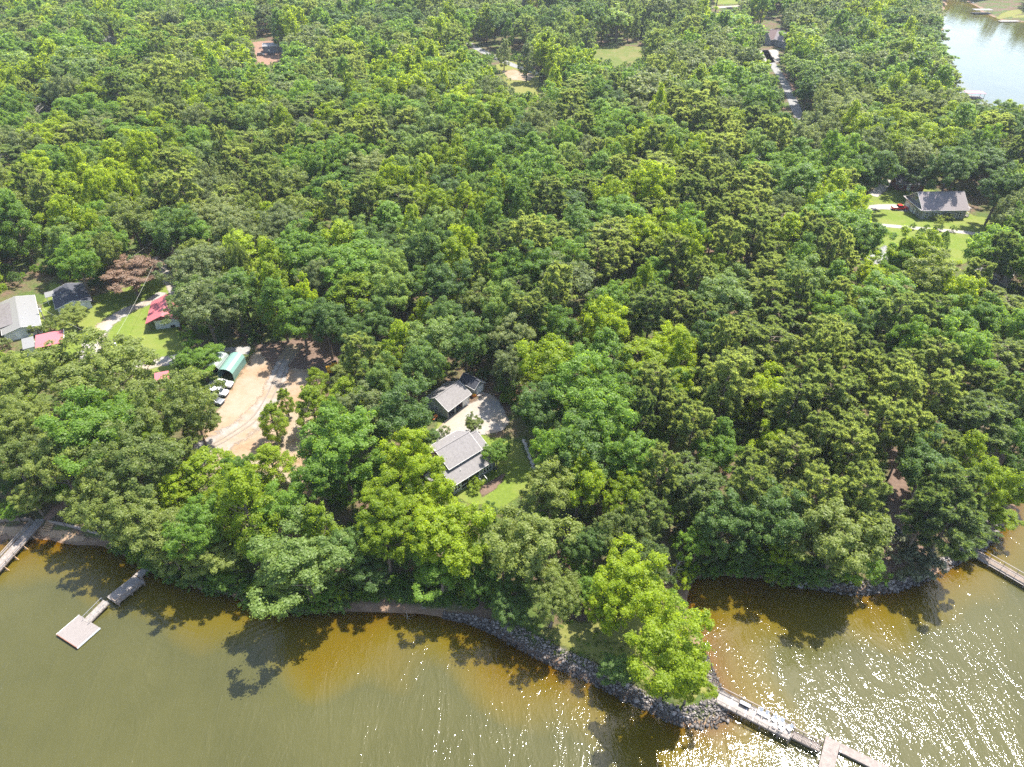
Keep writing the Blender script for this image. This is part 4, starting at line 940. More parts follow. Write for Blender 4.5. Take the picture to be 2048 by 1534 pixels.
def rip_mat():
    m, n, l, b = nt('riprap_stone')
    at = n.new('ShaderNodeAttribute'); at.attribute_name = 'var'
    geo = n.new('ShaderNodeNewGeometry').outputs['Position']
    c = ramp(n, l, at.outputs['Fac'], [(0, (0.050, 0.042, 0.036)), (0.5, (0.125, 0.108, 0.095)), (1, (0.245, 0.215, 0.195))])
    sp = n.new('ShaderNodeSeparateXYZ'); l.new(geo, sp.inputs[0])
    wet = ramp(n, l, sp.outputs[2], [(0.12, (0.35,)*3), (0.5, (1,)*3)])   # the water line keeps the lowest stones wet
    mm = n.new('ShaderNodeMix'); mm.data_type = 'RGBA'; mm.blend_type = 'MULTIPLY'; mm.inputs[0].default_value = 1
    l.new(c.outputs[0], mm.inputs[6]); l.new(wet.outputs[0], mm.inputs[7]); l.new(mm.outputs[2], b.inputs['Base Color'])
    b.inputs['Roughness'].default_value = 0.8
    return m
RIP = rip_mat()
riprap('riprap', 'grey riprap stones along the edge of the point', [(885,1231),(930,1240),(975,1257),(1020,1282),(1070,1310),(1120,1334),(1180,1360),(1240,1391),(1290,1414),(1340,1440),(1385,1452),(1425,1450),(1455,1434),(1462,1412),(1448,1390),(1432,1366),(1420,1338),(1408,1310)],
  [0.6,0.9,1.5,2.6,2.7,2.6,2.4,2.1,1.9,1.9,2.6,3.3,3.2,2.0,1.3,1.3,1.1,0.8], 6800, 0.19, RIP)
riprap('riprap', 'scattered grey boulders along the right-hand bank', [(1590,1168),(1640,1176),(1690,1184),(1740,1186),(1790,1180),(1830,1166),(1868,1150)], [0.8,1.2,2.0,2.4,1.6,1.2,1.0], 900, 0.32, RIP)
riprap('riprap', 'pale riprap stones on both sides of the right dock head', [(1885,1140),(1925,1116),(1950,1106),(1972,1092),(1992,1072),(2006,1052)], [1.6,2.6,3.0,4.2,4.5,3.5], 1800, 0.26, RIP)

# ------------------------------------------------------------------ vehicles
def vehicle(name, label, loc, rz, kind, paint, group=None, bed=None):
    r = tag(empty(name, loc, rz), label, 'pickup truck' if kind == 'pickup' else 'car', group)
    if kind == 'pickup': L, W, Hh = 5.6, 1.9, 1.0; body = [(-2.75,0.45),(2.7,0.45),(2.78,0.75),(2.6,1.05),(1.15,1.12),(-2.78,1.12)]; cab = [(-0.95,1.13),(1.3,1.13),(0.55,1.75),(-0.75,1.78)]
    elif kind == 'suv': L, W, Hh = 4.7, 1.85, 1.0; body = [(-2.3,0.4),(2.3,0.4),(2.35,0.7),(2.2,0.95),(1.1,1.05),(-2.3,1.05)]; cab = [(-2.2,1.06),(1.15,1.06),(0.5,1.65),(-1.95,1.68)]
    else: L, W, Hh = 4.6, 1.8, 0.9; body = [(-2.25,0.35),(2.25,0.35),(2.3,0.6),(2.1,0.82),(0.95,0.93),(-1.5,0.95),(-2.25,0.92)]; cab = [(-1.75,0.94),(1.1,0.93),(0.3,1.42),(-1.05,1.43)]
    MB().prism(body, 'y', -W/2, W/2).build('body', paint, r, bevel=0.05)
    cw = W/2-0.12
    gh = MB(); top = W/2-0.26
    n = len(cab); vs = [(p[0], -(cw if i < 2 else top), p[1]) for i, p in enumerate(cab)]+[(p[0], (cw if i < 2 else top), p[1]) for i, p in enumerate(cab)]
    gh.add(vs, [(0,1,2,3), (7,6,5,4)]+[(i, i+4, (i+1) % 4+4, (i+1) % 4) for i in range(4)]); gh.build('windows', GLASS, r, bevel=0.03)
    x0, x1 = cab[3][0], cab[2][0]; z = cab[3][1]
    MB().box(x0-0.05, -top-0.03, z-0.02, x1+0.05, top+0.03, z+0.06).build('cabin_roof', paint, r, bevel=0.03)
    pl = MB()
    for s in (-1, 1):
        pl.bar((cab[1][0]-0.03, s*(cw+0.005), cab[1][1]), (x1, s*(top+0.01), z), 0.07); pl.bar((cab[0][0]+0.05, s*(cw+0.005), cab[0][1]), (x0, s*(top+0.01), z), 0.14)
        pl.bar(((cab[0][0]+cab[1][0])/2-0.1, s*(cw+0.008), cab[0][1]), ((x0+x1)/2-0.05, s*(top+0.012), z), 0.09)
    pl.build('pillars', paint, r)
    wx = L*0.31
    for sx in (-1, 1):
        for s in (-1, 1):
            w_ = MB().tube([(sx*wx, s*(W/2-0.22), 0.36), (sx*wx, s*(W/2+0.01), 0.36)], 0.36, 16).build('wheel', TYRE, r)
            MB().tube([(sx*wx, s*(W/2-0.2), 0.36), (sx*wx, s*(W/2+0.022), 0.36)], 0.2, 12).build('rim', STEEL, w_)
    xf = max(p[0] for p in body)
    for s in (-1, 1):
        MB().cbox((xf-0.1, s*(W/2-0.28), 0.78), (0.14, 0.36, 0.16)).build('headlight', WHITE, r)
        MB().cbox((-xf+0.06, s*(W/2-0.16), 0.85), (0.1, 0.2, 0.26)).build('taillight', simple('tail_red', (0.35, 0.02, 0.02), 0.3), r)
        MB().cbox((cab[1][0]-0.15, s*(W/2+0.08), cab[1][1]+0.05), (0.12, 0.16, 0.12)).build('mirror', paint, r)
    MB().cbox((xf-0.03, 0, 0.5), (0.12, W-0.15, 0.16)).build('bumper', BLACK, r)
    if kind == 'pickup':
        MB().box(-2.72, -W/2+0.07, 1.125, -1.02, W/2-0.07, 1.17).build('bed_cover', bed or BLACK, r, bevel=0.015)
    return r
PWHITE = simple('white_car_paint', (0.80, 0.80, 0.80), 0.2, var=0.02); PSILV = simple('silver_car_paint', (0.55, 0.56, 0.58), 0.25, metal=0.3, var=0.03)
PGREY = simple('grey_car_paint', (0.20, 0.21, 0.23), 0.25, metal=0.3, var=0.03); PRED = simple('red_car_paint', (0.55, 0.03, 0.03), 0.25, var=0.04)
vehicle('pickup_truck', 'white pickup with dark bed cover in front of the green carport', GL(443.5, 773), math.radians(-4), 'pickup', PWHITE, bed=simple('grey_bed', (0.13, 0.13, 0.14), 0.7))
vehicle('car', 'silver white car parked just below the white pickup, half under branches', GL(438, 789), math.radians(-9), 'suv', PWHITE)
vehicle('car', 'dark grey car lowest in the row below the pickup, mostly under branches', GL(430, 805), math.radians(-16), 'sedan', PGREY)
vehicle('pickup_truck', 'bright red pickup before the white garage doors at upper right', GL(1798, 419), math.radians(2), 'pickup', PRED, bed=simple('pale_bed', (0.5, 0.4, 0.35), 0.6))
vehicle('car', 'tiny dark car left on the red clay by the far metal garage', GL(522, 111.5), math.radians(14), 'suv', PGREY)
vehicle('car', 'tiny dark car right on the red clay by the far metal garage', GL(543, 109), math.radians(14), 'suv', simple('dark_car_paint', (0.06, 0.05, 0.055), 0.3))
YEL = simple('machine_yellow', (0.55, 0.30, 0.02), 0.45, var=0.1); 
ex = tag(empty('excavator', GL(669, 745), math.radians(25)), 'yellow excavator half hidden by trees at the dirt lot edge', 'excavator')
for s in (-1, 1):
    MB().prism([(-1.6,0.25),(-1.2,0.0),(1.2,0.0),(1.6,0.25),(1.6,0.5),(1.2,0.75),(-1.2,0.75),(-1.6,0.5)], 'y', s*0.95-0.25, s*0.95+0.25).build('track', BLACK, ex)
MB().box(-1.7, -1.15, 0.85, 1.0, 1.15, 1.75).build('house_body', YEL, ex, bevel=0.06); MB().box(-0.2, 0.15, 1.752, 1.05, 1.12, 2.75).build('cab', YEL, ex, bevel=0.06)
MB().box(1.06, 0.22, 1.9, 1.09, 1.05, 2.65).build('cab_window', GLASS, ex); MB().box(-0.15, 0.2, 2.752, 1.0, 1.07, 2.82).build('cab_roof', BLACK, ex)
MB().tube([(0.9,-0.3,1.5),(2.4,-0.3,3.6),(4.0,-0.3,2.9)], [0.22,0.26,0.18], 6).build('boom', YEL, ex); MB().tube([(4.0,-0.3,2.9),(4.3,-0.3,1.0)], [0.18,0.13], 6).build('stick', YEL, ex); MB().prism([(4.0,1.0),(4.7,1.0),(4.5,0.2),(3.9,0.3)], 'y', -0.75, 0.15).build('bucket', BLACK, ex)
mw = tag(empty('garden_tractor', GL(869.5, 838), math.radians(60)), 'small orange garden tractor on the grass left of the garage', 'tractor')
ORG = simple('orange_paint', (0.55, 0.17, 0.03), 0.45)
MB().box(-0.2, -0.35, 0.3, 0.9, 0.35, 0.75).build('hood', ORG, mw, bevel=0.05); MB().box(-0.8, -0.4, 0.35, -0.2, 0.4, 0.55).build('rear_body', ORG, mw, bevel=0.04); MB().box(-0.7, -0.22, 0.55, -0.25, 0.22, 0.95).build('seat', BLACK, mw, bevel=0.04)
for x, rr in ((-0.55, 0.33), (0.65, 0.22)):
    for s in (-1, 1): MB().tube([(x, s*0.38, rr), (x, s*0.58, rr)], rr, 12).build('wheel', TYRE, mw)
bn2 = tag(empty('storage_bin', GL(949, 793), 0.4), 'orange bins stacked beside the small dark roofed shed door', 'bin')
MB().box(-0.5, -0.3, 0, 0.4, 0.4, 0.55).build('bin', ORG, bn2, bevel=0.04); MB().box(-0.35, -0.25, 0.552, 0.25, 0.3, 0.8).build('lid', YEL, bn2, bevel=0.04)
# boats
def boat(label, px, py, rz, L, hull, top=None, cat='boat', z=None):
    p = G(px, py, 0) if z is None else GL(px, py)
    r = tag(empty('boat', (p.x, p.y, 0.0 if z is None else p.z), rz), label, cat)
    pts = [(-L/2,-L*0.13),(L*0.25,-L*0.13),(L*0.5,0),(L*0.25,L*0.13),(-L/2,L*0.13)]
    MB().prism(pts, 'z', -0.1 if z is None else 0.05, 0.55).build('hull', hull, r, bevel=0.05)
    MB().prism([(a*0.86, b*0.75) for a, b in pts], 'z', 0.552, 0.57).build('cockpit', BLACK, r)
    for k in (-0.2, 0.12): MB().box(L*k-0.12, -L*0.1, 0.575, L*k+0.12, L*0.1, 0.66).build('bench', WOODG, r)
    if top:
        MB().box(-L*0.35, -L*0.15, 2.1, L*0.2, L*0.15, 2.2).build('canopy', top, r, bevel=0.03)
        for x in (-0.33, 0.18):
            for s in (-1, 1): MB().bar((L*x, s*L*0.12, 0.5), (L*x, s*L*0.13, 2.1), 0.05).build('canopy_post', STEEL, r)
    return r
boat('small dark canoe pulled up on the pine straw under the right-hand pines', 1783, 1066, math.radians(115), 3.6, simple('dark_blue_hull', (0.06, 0.06, 0.10), 0.4), z=1, cat='canoe')
boat('overturned looking grey rowboat beside the dark canoe on the pine straw', 1797, 1064, math.radians(100), 3.2, simple('green_grey_hull', (0.12, 0.15, 0.13), 0.5), z=1, cat='rowboat')
def slab_dock(label, px, py, ang, L, W, top=None, lift=False):
    r = placed('dock', label, 'dock', G(px, py, 0.6), (0, 0), ang, z=0.0)
    decking(r, 0, L, 0, W, 0.6, WOODP, bw=0.3, gap=0.03); frame(r, 0, L, 0, W, 0.6, WOODD)
    piles(r, [(x, y) for x in (0.4, L/2, L-0.4) for y in (0.1, W-0.1)], 0.9, WOODD)
    if top:
        MB().box(-0.3, -0.3, 3.0, L+0.3, W+0.3, 3.12).build('roof', top, r)
        for x in (0.2, L-0.2):
            for y in (0.1, W-0.1): MB().bar((x, y, 0.5), (x, y, 3.0), 0.14).build('post', WOODD, r)
    return r
slab_dock('roofed boat dock at the near left corner of the upper lake', 1932, 196, -8, 9, 5, ROOF_R)
slab_dock('pale open dock on the far shore of the upper lake', 2001, 43, 2, 16, 4)
slab_dock('small covered dock at the far end of the upper lake', 1950, 27, 0, 14, 6, ROOF_W)
slab_dock('tiny pale dock at the very top of the upper lake', 1945, 6, -12, 14, 5)

# utility poles and wires
def upole(label, px, py, hgt, cross=True):
    p = GL(px, py); r = tag(empty('utility_pole', p, 0.6), label, 'utility pole', None)
    MB().tube([(0,0,-0.3),(0,0,hgt)], [0.15,0.11], 9).build('pole', BARKP, r)
    if cross: MB().cbox((0,0.13,hgt-0.6), (2.0,0.1,0.12)).build('crossarm', WOODG, r)
    MB().tube([(0.02,-0.38,hgt-2.0),(0.02,-0.38,hgt-1.0)], 0.24, 10).build('transformer', simple('pale_grey_can', (0.62,0.63,0.64), 0.4), r)
    for x in (-0.85, 0.85): 
        if cross: MB().tube([(x,0.13,hgt-0.54),(x,0.13,hgt-0.3)], 0.05, 6).build('insulator', WHITE, r)
    return Vector((p.x, p.y, p.z+hgt-0.3))
w1 = upole('utility pole with pale transformer rising from the oak below the lawn', 252, 742, 9.5)
w2 = upole('short pale utility pole right of the long metal roofed house', 90, 641, 5.0, False)
w3 = upole('utility pole at the forest edge behind the brown tree', 352, 520, 10)
def wire(a, b, sag, label):
    o = MB().tube([a.lerp(b, k/14)-Vector((0,0,sag*4*(k/14)*(1-k/14))) for k in range(15)], 0.022, 5)
    c = a; o.v = [(x-c.x, y-c.y, z-c.z) for x, y, z in o.v]
    q = o.build('power_line', simple('wire', (0.35,0.36,0.30), 0.5)); q.location = c; tag(q, label, 'power line')
wire(w1, w3, 1.2, 'thin power line crossing the lawn past the red-roofed shed')
wire(w1, w2, 1.4, 'thin power line running left over the curved drive')
wire(w2, w3, 1.5, 'thin power line passing over the dark slate blue roof')

# ------------------------------------------------------------------ tree shapes
def unit(a): return a/np.maximum(np.linalg.norm(a, axis=1, keepdims=True), 1e-9)
def fib(n, z0, r_):
    i = np.arange(n)+0.5; z = 1-(1-z0)*i/n; ph = i*2.39996+r_.uniform(0, 6.28)
    q = np.sqrt(np.maximum(0, 1-z*z)); d = np.column_stack([q*np.cos(ph), q*np.sin(ph), z]); return unit(d+r_.normal(0, 0.10, d.shape))
def kites(c, nrm, size, asp, r_):
    """leaf sprays: one four-cornered bent blade each"""
    n = len(c); t = unit(np.cross(nrm, unit(r_.normal(size=(n, 3))))); b = np.cross(nrm, t)
    s = (size*r_.uniform(0.65, 1.35, n))[:, None]
    V = np.empty((n, 4, 3)); V[:,0] = c-t*s*0.5; V[:,1] = c+b*s*asp*0.5+t*s*0.08-nrm*s*0.10; V[:,2] = c+t*s*0.5; V[:,3] = c-b*s*asp*0.5+t*s*0.08-nrm*s*0.10
    return V.reshape(-1, 3), np.arange(4*n).reshape(-1, 4)
def clump_leaves(cc, cr, n, size, r_, up=0.35, squash=0.85, asp=0.72, centre=None, stretch=None):
    k = r_.choice(len(cc), n, p=cr**2/np.sum(cr**2))
    ctr = cc.mean(0) if centre is None else centre
    out = unit(cc[k]-ctr)
    w = unit(r_.normal(size=(n, 3))+out*0.75+np.array([0, 0, up]))
    rad = cr[k]*r_.uniform(0.30, 1.05, n)**0.7*np.where(r_.uniform(0, 1, n) < 0.16, r_.uniform(1.1, 1.7, n), 1.0)
    off = w*rad[:, None]*np.array([1, 1, squash])
    if stretch is not None: off = off+out*0
    p = cc[k]+off
    nr = unit(w*0.9+r_.normal(0, 0.42, (n, 3))+np.array([0, 0, 0.28]))
    V, F = kites(p, nr, size, asp, r_)
    v = np.clip(r_.normal(0.5, 0.2, n)+ (r_.uniform(-0.25, 0.25, len(cc)))[k], 0, 1)
    return V, F, np.repeat(v, 4)
def c_broad(seed, n, size, R=5.0, Rz=5.6, zc=11.5, low=-0.55, nb=28, sub=8, cmin=0.10, cmax=0.175, fill=18):
    """irregular crown: boughs round the trunk, each carrying smaller sprays, with some boughs missing"""
    r_ = np.random.default_rng(seed)
    d = fib(nb, low, r_); d = d[r_.uniform(0, 1, nb) > 0.10]; m = len(d)
    az = np.arctan2(d[:,1], d[:,0])
    lob = 1+0.20*np.sin(az*2+r_.uniform(0, 6))+0.14*np.sin(az*3+d[:,2]*3+r_.uniform(0, 6))
    bc = d*(r_.uniform(0.50, 0.92, m)*lob)[:, None]*np.array([R, R, Rz])
    rb = R*r_.uniform(0.22, 0.40, m)
    k = np.repeat(np.arange(m), sub)
    w = unit(r_.normal(size=(m*sub, 3))+d[k]*0.7+np.array([0, 0, 0.35]))
    cc = bc[k]+w*(rb[k]*r_.uniform(0.35, 1.05, m*sub))[:, None]+np.array([0, 0, zc])
    cr = R*r_.uniform(cmin, cmax, m*sub)
    di = unit(r_.normal(size=(fill, 3)))*r_.uniform(0.1, 0.5, (fill, 1))*np.array([R, R, Rz])+np.array([0, 0, zc])
    cc = np.vstack([cc, di]); cr = np.concatenate([cr, R*r_.uniform(0.16, 0.24, fill)])
    return clump_leaves(cc, cr, n, size, r_, centre=np.array([0, 0, zc-1.5]))
def c_poplar(seed, n, size, R=4.0, z0=4.5, z1=19.0, ncl=64):
    """upright crown narrowing to several pointed leaders"""
    r_ = np.random.default_rng(seed)
    t = np.linspace(0.0, 1, ncl)**0.9; z = z0+(z1-z0)*t
    prof = R*np.clip(np.sin(np.pi*np.clip(t*0.80+0.20, 0, 1))**0.75, 0.10, 1)
    ph = np.arange(ncl)*2.39996+r_.uniform(0, 6)
    k = r_.uniform(0.55, 1.0, ncl)*(1+0.22*np.sin(ph*2+r_.uniform(0, 6)))
    cc = np.column_stack([prof*k*np.cos(ph), prof*k*np.sin(ph), z+r_.normal(0, 0.5, ncl)])
    for j in range(3):
        a = r_.uniform(0, 6.28); m = 5; e = np.column_stack([np.cos(a)*np.linspace(0.8, 1.9, m), np.sin(a)*np.linspace(0.8, 1.9, m), np.linspace(z1-4.5, z1-0.3-j*0.6, m)]); cc = np.vstack([cc, e])
    cr = np.concatenate([R*r_.uniform(0.18, 0.30, ncl)*(1.05-0.35*t), np.tile(np.linspace(0.9, 0.4, 5), 3)])
    return clump_leaves(cc, cr, n, size, r_, up=0.5, squash=1.25, centre=np.array([0, 0, z0+3]))
def c_oak(seed, n, size): return c_broad(seed, n, size, R=6.0, Rz=4.8, zc=10.6, low=-0.4, nb=38, sub=8, cmin=0.075, cmax=0.135, fill=22)
def c_pine(seed, n, size, H=19.0, R=4.4, base=0.45, conic=0.0, ntuft=270):
    r_ = np.random.default_rng(seed); tf = []; wood = []
    nb = 34
    for i in range(nb):
        t = (i+0.5)/nb; z = H*(base+(0.985-base)*t); a = i*2.39996+r_.uniform(-0.4, 0.4)
        dome = math.sqrt(max(0.0, 1-((t-0.28)/0.75)**2)) if t > 0.28 else 0.72+0.28*t/0.28
        L = R*((1-conic)*dome+conic*(1-t)*1.05)*r_.uniform(0.72, 1.08)+0.25
        rise = L*r_.uniform(0.10, 0.42)*(0.4+t)
        e = np.array([math.cos(a)*L, math.sin(a)*L, z+rise]); s = np.array([0, 0, z-0.2]); wood.append((s, e))
        m = max(3, int(ntuft/nb*(0.5+L/R*0.7)))
        for j in range(m):
            u = r_.uniform(0.42, 1.03); tf.append(s+(e-s)*u+r_.normal(0, 1, 3)*np.array([0.42, 0.42, 0.26])*(0.5+u*0.6))
    tf = np.array(tf); cr = r_.uniform(0.45, 0.80, len(tf))
    k = r_.integers(0, len(tf), n); d = unit(r_.normal(size=(n, 3))+np.array([0, 0, 0.55])); ln = cr[k]*r_.uniform(0.7, 1.15, n)
    p0 = tf[k]+d*0.06; p1 = tf[k]+d*ln[:, None]; sd = unit(np.cross(d, unit(r_.normal(size=(n, 3)))))*(size*r_.uniform(0.7, 1.3, n))[:, None]*0.5
    V = np.empty((n, 4, 3)); mid = (p0*0.4+p1*0.6); V[:,0] = p0; V[:,1] = mid+sd; V[:,2] = p1; V[:,3] = mid-sd
    v = np.clip(r_.normal(0.5, 0.2, n)+r_.uniform(-0.25, 0.25, len(tf))[k], 0, 1)
    return V.reshape(-1, 3), np.arange(4*n).reshape(-1, 4), np.repeat(v, 4), wood
def c_column(seed, n, size, R=1.5, H=7.0):
    r_ = np.random.default_rng(seed); t = r_.uniform(0, 1, n)**0.8; z = 0.3+(H-0.3)*t; a = r_.uniform(0, 6.28, n)
    pr = R*np.clip(np.sin(np.pi*(0.25+0.75*t))**0.7, 0, 1)*(1+0.12*np.sin(a*5+z*2))*r_.uniform(0.8, 1.05, n)
    p = np.column_stack([pr*np.cos(a), pr*np.sin(a), z]); nr = unit(np.column_stack([np.cos(a), np.sin(a), np.full(n, 0.5)])+r_.normal(0, 0.4, (n, 3)))
    V, F = kites(p, nr, size, 0.6, r_); return V, F, np.repeat(np.clip(r_.normal(0.5, 0.22, n), 0, 1), 4)
def c_shrub(seed, n, size): return c_broad(seed, n, size, R=1.5, Rz=1.2, zc=1.15, low=-0.5, nb=12, sub=5, cmin=0.16, cmax=0.28, fill=4)

def limbs(seed, H, R, kind, wood=None):
    r_ = np.random.default_rng(seed+500); mb = MB()
    if kind == 'pine':
        x = r_.uniform(-0.35, 0.35, 2)
        mb.tube([(0,0,-0.4),(x[0]*.5,x[1]*.5,H*0.4),(x[0]*.3,x[1]*.3,H*0.75),(0,0,H*0.97)], [0.27,0.21,0.13,0.03], 7)
        for s, e in wood: mb.tube([s, s+(e-s)*0.55-np.array([0,0,0.1]), e], [0.07,0.05,0.012], 4, cap=False)
        return mb
    top = H*0.82
    mb.tube([(0,0,-0.4),(r_.uniform(-.2,.2),r_.uniform(-.2,.2),H*0.3),(r_.uniform(-.3,.3),r_.uniform(-.3,.3),H*0.58),(0,0,top)], [0.34,0.26,0.18,0.05], 8)
    for i in range(9):
        z = H*r_.uniform(0.27, 0.62); a = i*2.4+r_.uniform(-.3,.3); L = R*r_.uniform(0.55, 0.85); 
        e = (math.cos(a)*L, math.sin(a)*L, z+L*r_.uniform(0.5, 1.1)); m = (math.cos(a)*L*.45, math.sin(a)*L*.45, z+L*0.3)
        mb.tube([(0,0,z), m, e], [0.13,0.09,0.025], 5, cap=False)
    return mb
# kind -> (builder(seed, detail), nominal diameter, nominal height, trunk)
NEAR, FAR = {}, {}
def make(kind, v, det):
    near = det == 'near'; sd = 17*v+hash_(kind)
    if kind == 'broad': V, F, a = c_broad(sd, 30000 if near else 8000, 0.28 if near else 0.52); D, H = 10.0, 17.2
    elif kind == 'poplar': V, F, a = c_poplar(sd, 20000 if near else 6500, 0.28 if near else 0.48); D, H = 7.6, 19.3
    elif kind == 'oak': V, F, a = c_oak(sd, 32000 if near else 8500, 0.27 if near else 0.54); D, H = 12.0, 15.6
    elif kind == 'pine': V, F, a, wood = c_pine(sd, 32000 if near else 9000, 0.15 if near else 0.28); D, H = 9.0, 19.0
    elif kind == 'young_pine': V, F, a, wood = c_pine(sd, 9000 if near else 2400, 0.14 if near else 0.34, H=13, R=2.7, base=0.12, conic=0.8, ntuft=170); D, H = 5.4, 13.0
    elif kind == 'column': V, F, a = c_column(sd, 4500, 0.2); D, H = 3.0, 7.0
    elif kind == 'shrub': V, F, a = c_shrub(sd, 1500 if near else 420, 0.2 if near else 0.42); D, H = 3.0, 2.4
    me = mesh_np('crown', V, F, None, {'var': a})
    if kind in ('pine', 'young_pine'): tr = limbs(sd, H, D/2, 'pine', wood if near else wood[::3])
    elif kind in ('column', 'shrub'): tr = MB().tube([(0,0,-0.3),(0,0,H*0.5)], [0.1,0.05], 6)
    else: tr = limbs(sd, H, D/2, 'broad')
    tm = tr.mesh('trunk', BARK)
    return me, tm, D, H
def hash_(s): return sum(ord(c)*(i+3) for i, c in enumerate(s)) % 997
NV = {'broad': 5, 'poplar': 4, 'oak': 3, 'pine': 5, 'young_pine': 2, 'column': 2, 'shrub': 3}
for kd, nv in NV.items():
    for v in range(nv):
        NEAR[kd, v] = make(kd, v, 'near')
        if kd not in ('column',): FAR[kd, v] = make(kd, v, 'far')

NAMES = {'broad': 'broadleaf_tree', 'poplar': 'broadleaf_tree', 'oak': 'oak_tree', 'pine': 'pine_tree', 'young_pine': 'pine_tree', 'column': 'evergreen_column', 'shrub': 'shrub'}
CW = {'bright': 'bright yellow-green', 'mid': 'mid green', 'dark': 'dark green', 'olive': 'olive green', 'light': 'light green', 'oak': 'greyish green', 'pine': 'dull olive', 'pinedark': 'dark bluish green', 'brown': 'reddish brown', 'pale': 'pale speckled'}
KW = {'broad': 'rounded broadleaf tree', 'poplar': 'upright broadleaf tree', 'oak': 'spreading oak tree', 'pine': 'pine tree', 'young_pine': 'young pine tree', 'column': 'columnar evergreen', 'shrub': 'shrub'}
TREES = []     # dicts: kind, col, x, y, z, D, H, label
def add_tree(kind, col, x, y, D, H, label=None, hand=False):
    z = T(x, y); TREES.append(dict(kind=kind, col=col, x=x, y=y, z=z, D=D, H=H, label=label, hand=hand)); return TREES[-1]
def hand(px, py, w, kind, col, H=None, label=None, frac=None):
    """a tree read off the photo: crown centre and crown width"""
    if frac is None: frac = {'broad': 0.66, 'poplar': 0.62, 'oak': 0.66, 'pine': 0.74, 'young_pine': 0.5, 'column': 0.5, 'shrub': 0.45}[kind]
    h = H or 16
    for _ in range(4):
        z = 2.5+h*frac; p = G(px, py, z); d = depth_of(p.x, p.y, z); D = w*d/_F
        if H is None: h = {'broad': min(20, max(7, 1.15*D+4)), 'poplar': min(21, max(8, 1.7*D+4)), 'oak': min(18, max(7, 0.95*D+3)), 'pine': min(21, max(12, 1.1*D+9)), 'young_pine': 2.2*D, 'column': 2.4*D, 'shrub': 0.8*D}[kind]
    for _ in range(14):       # the trunk must stand on land, not in the lake
        if land_d(np.array([p.x]), np.array([p.y]))[0] > 1.2: break
        if h*0.9 < 0.85*D: p.y += 1.2
        else: h *= 0.9; p = G(px, py, 2.0+h*frac)
    return add_tree(kind, col, p.x, p.y, D, h, label, True)
B, PO, OK_, PI, SH = 'broad', 'poplar', 'oak', 'pine', 'shrub'
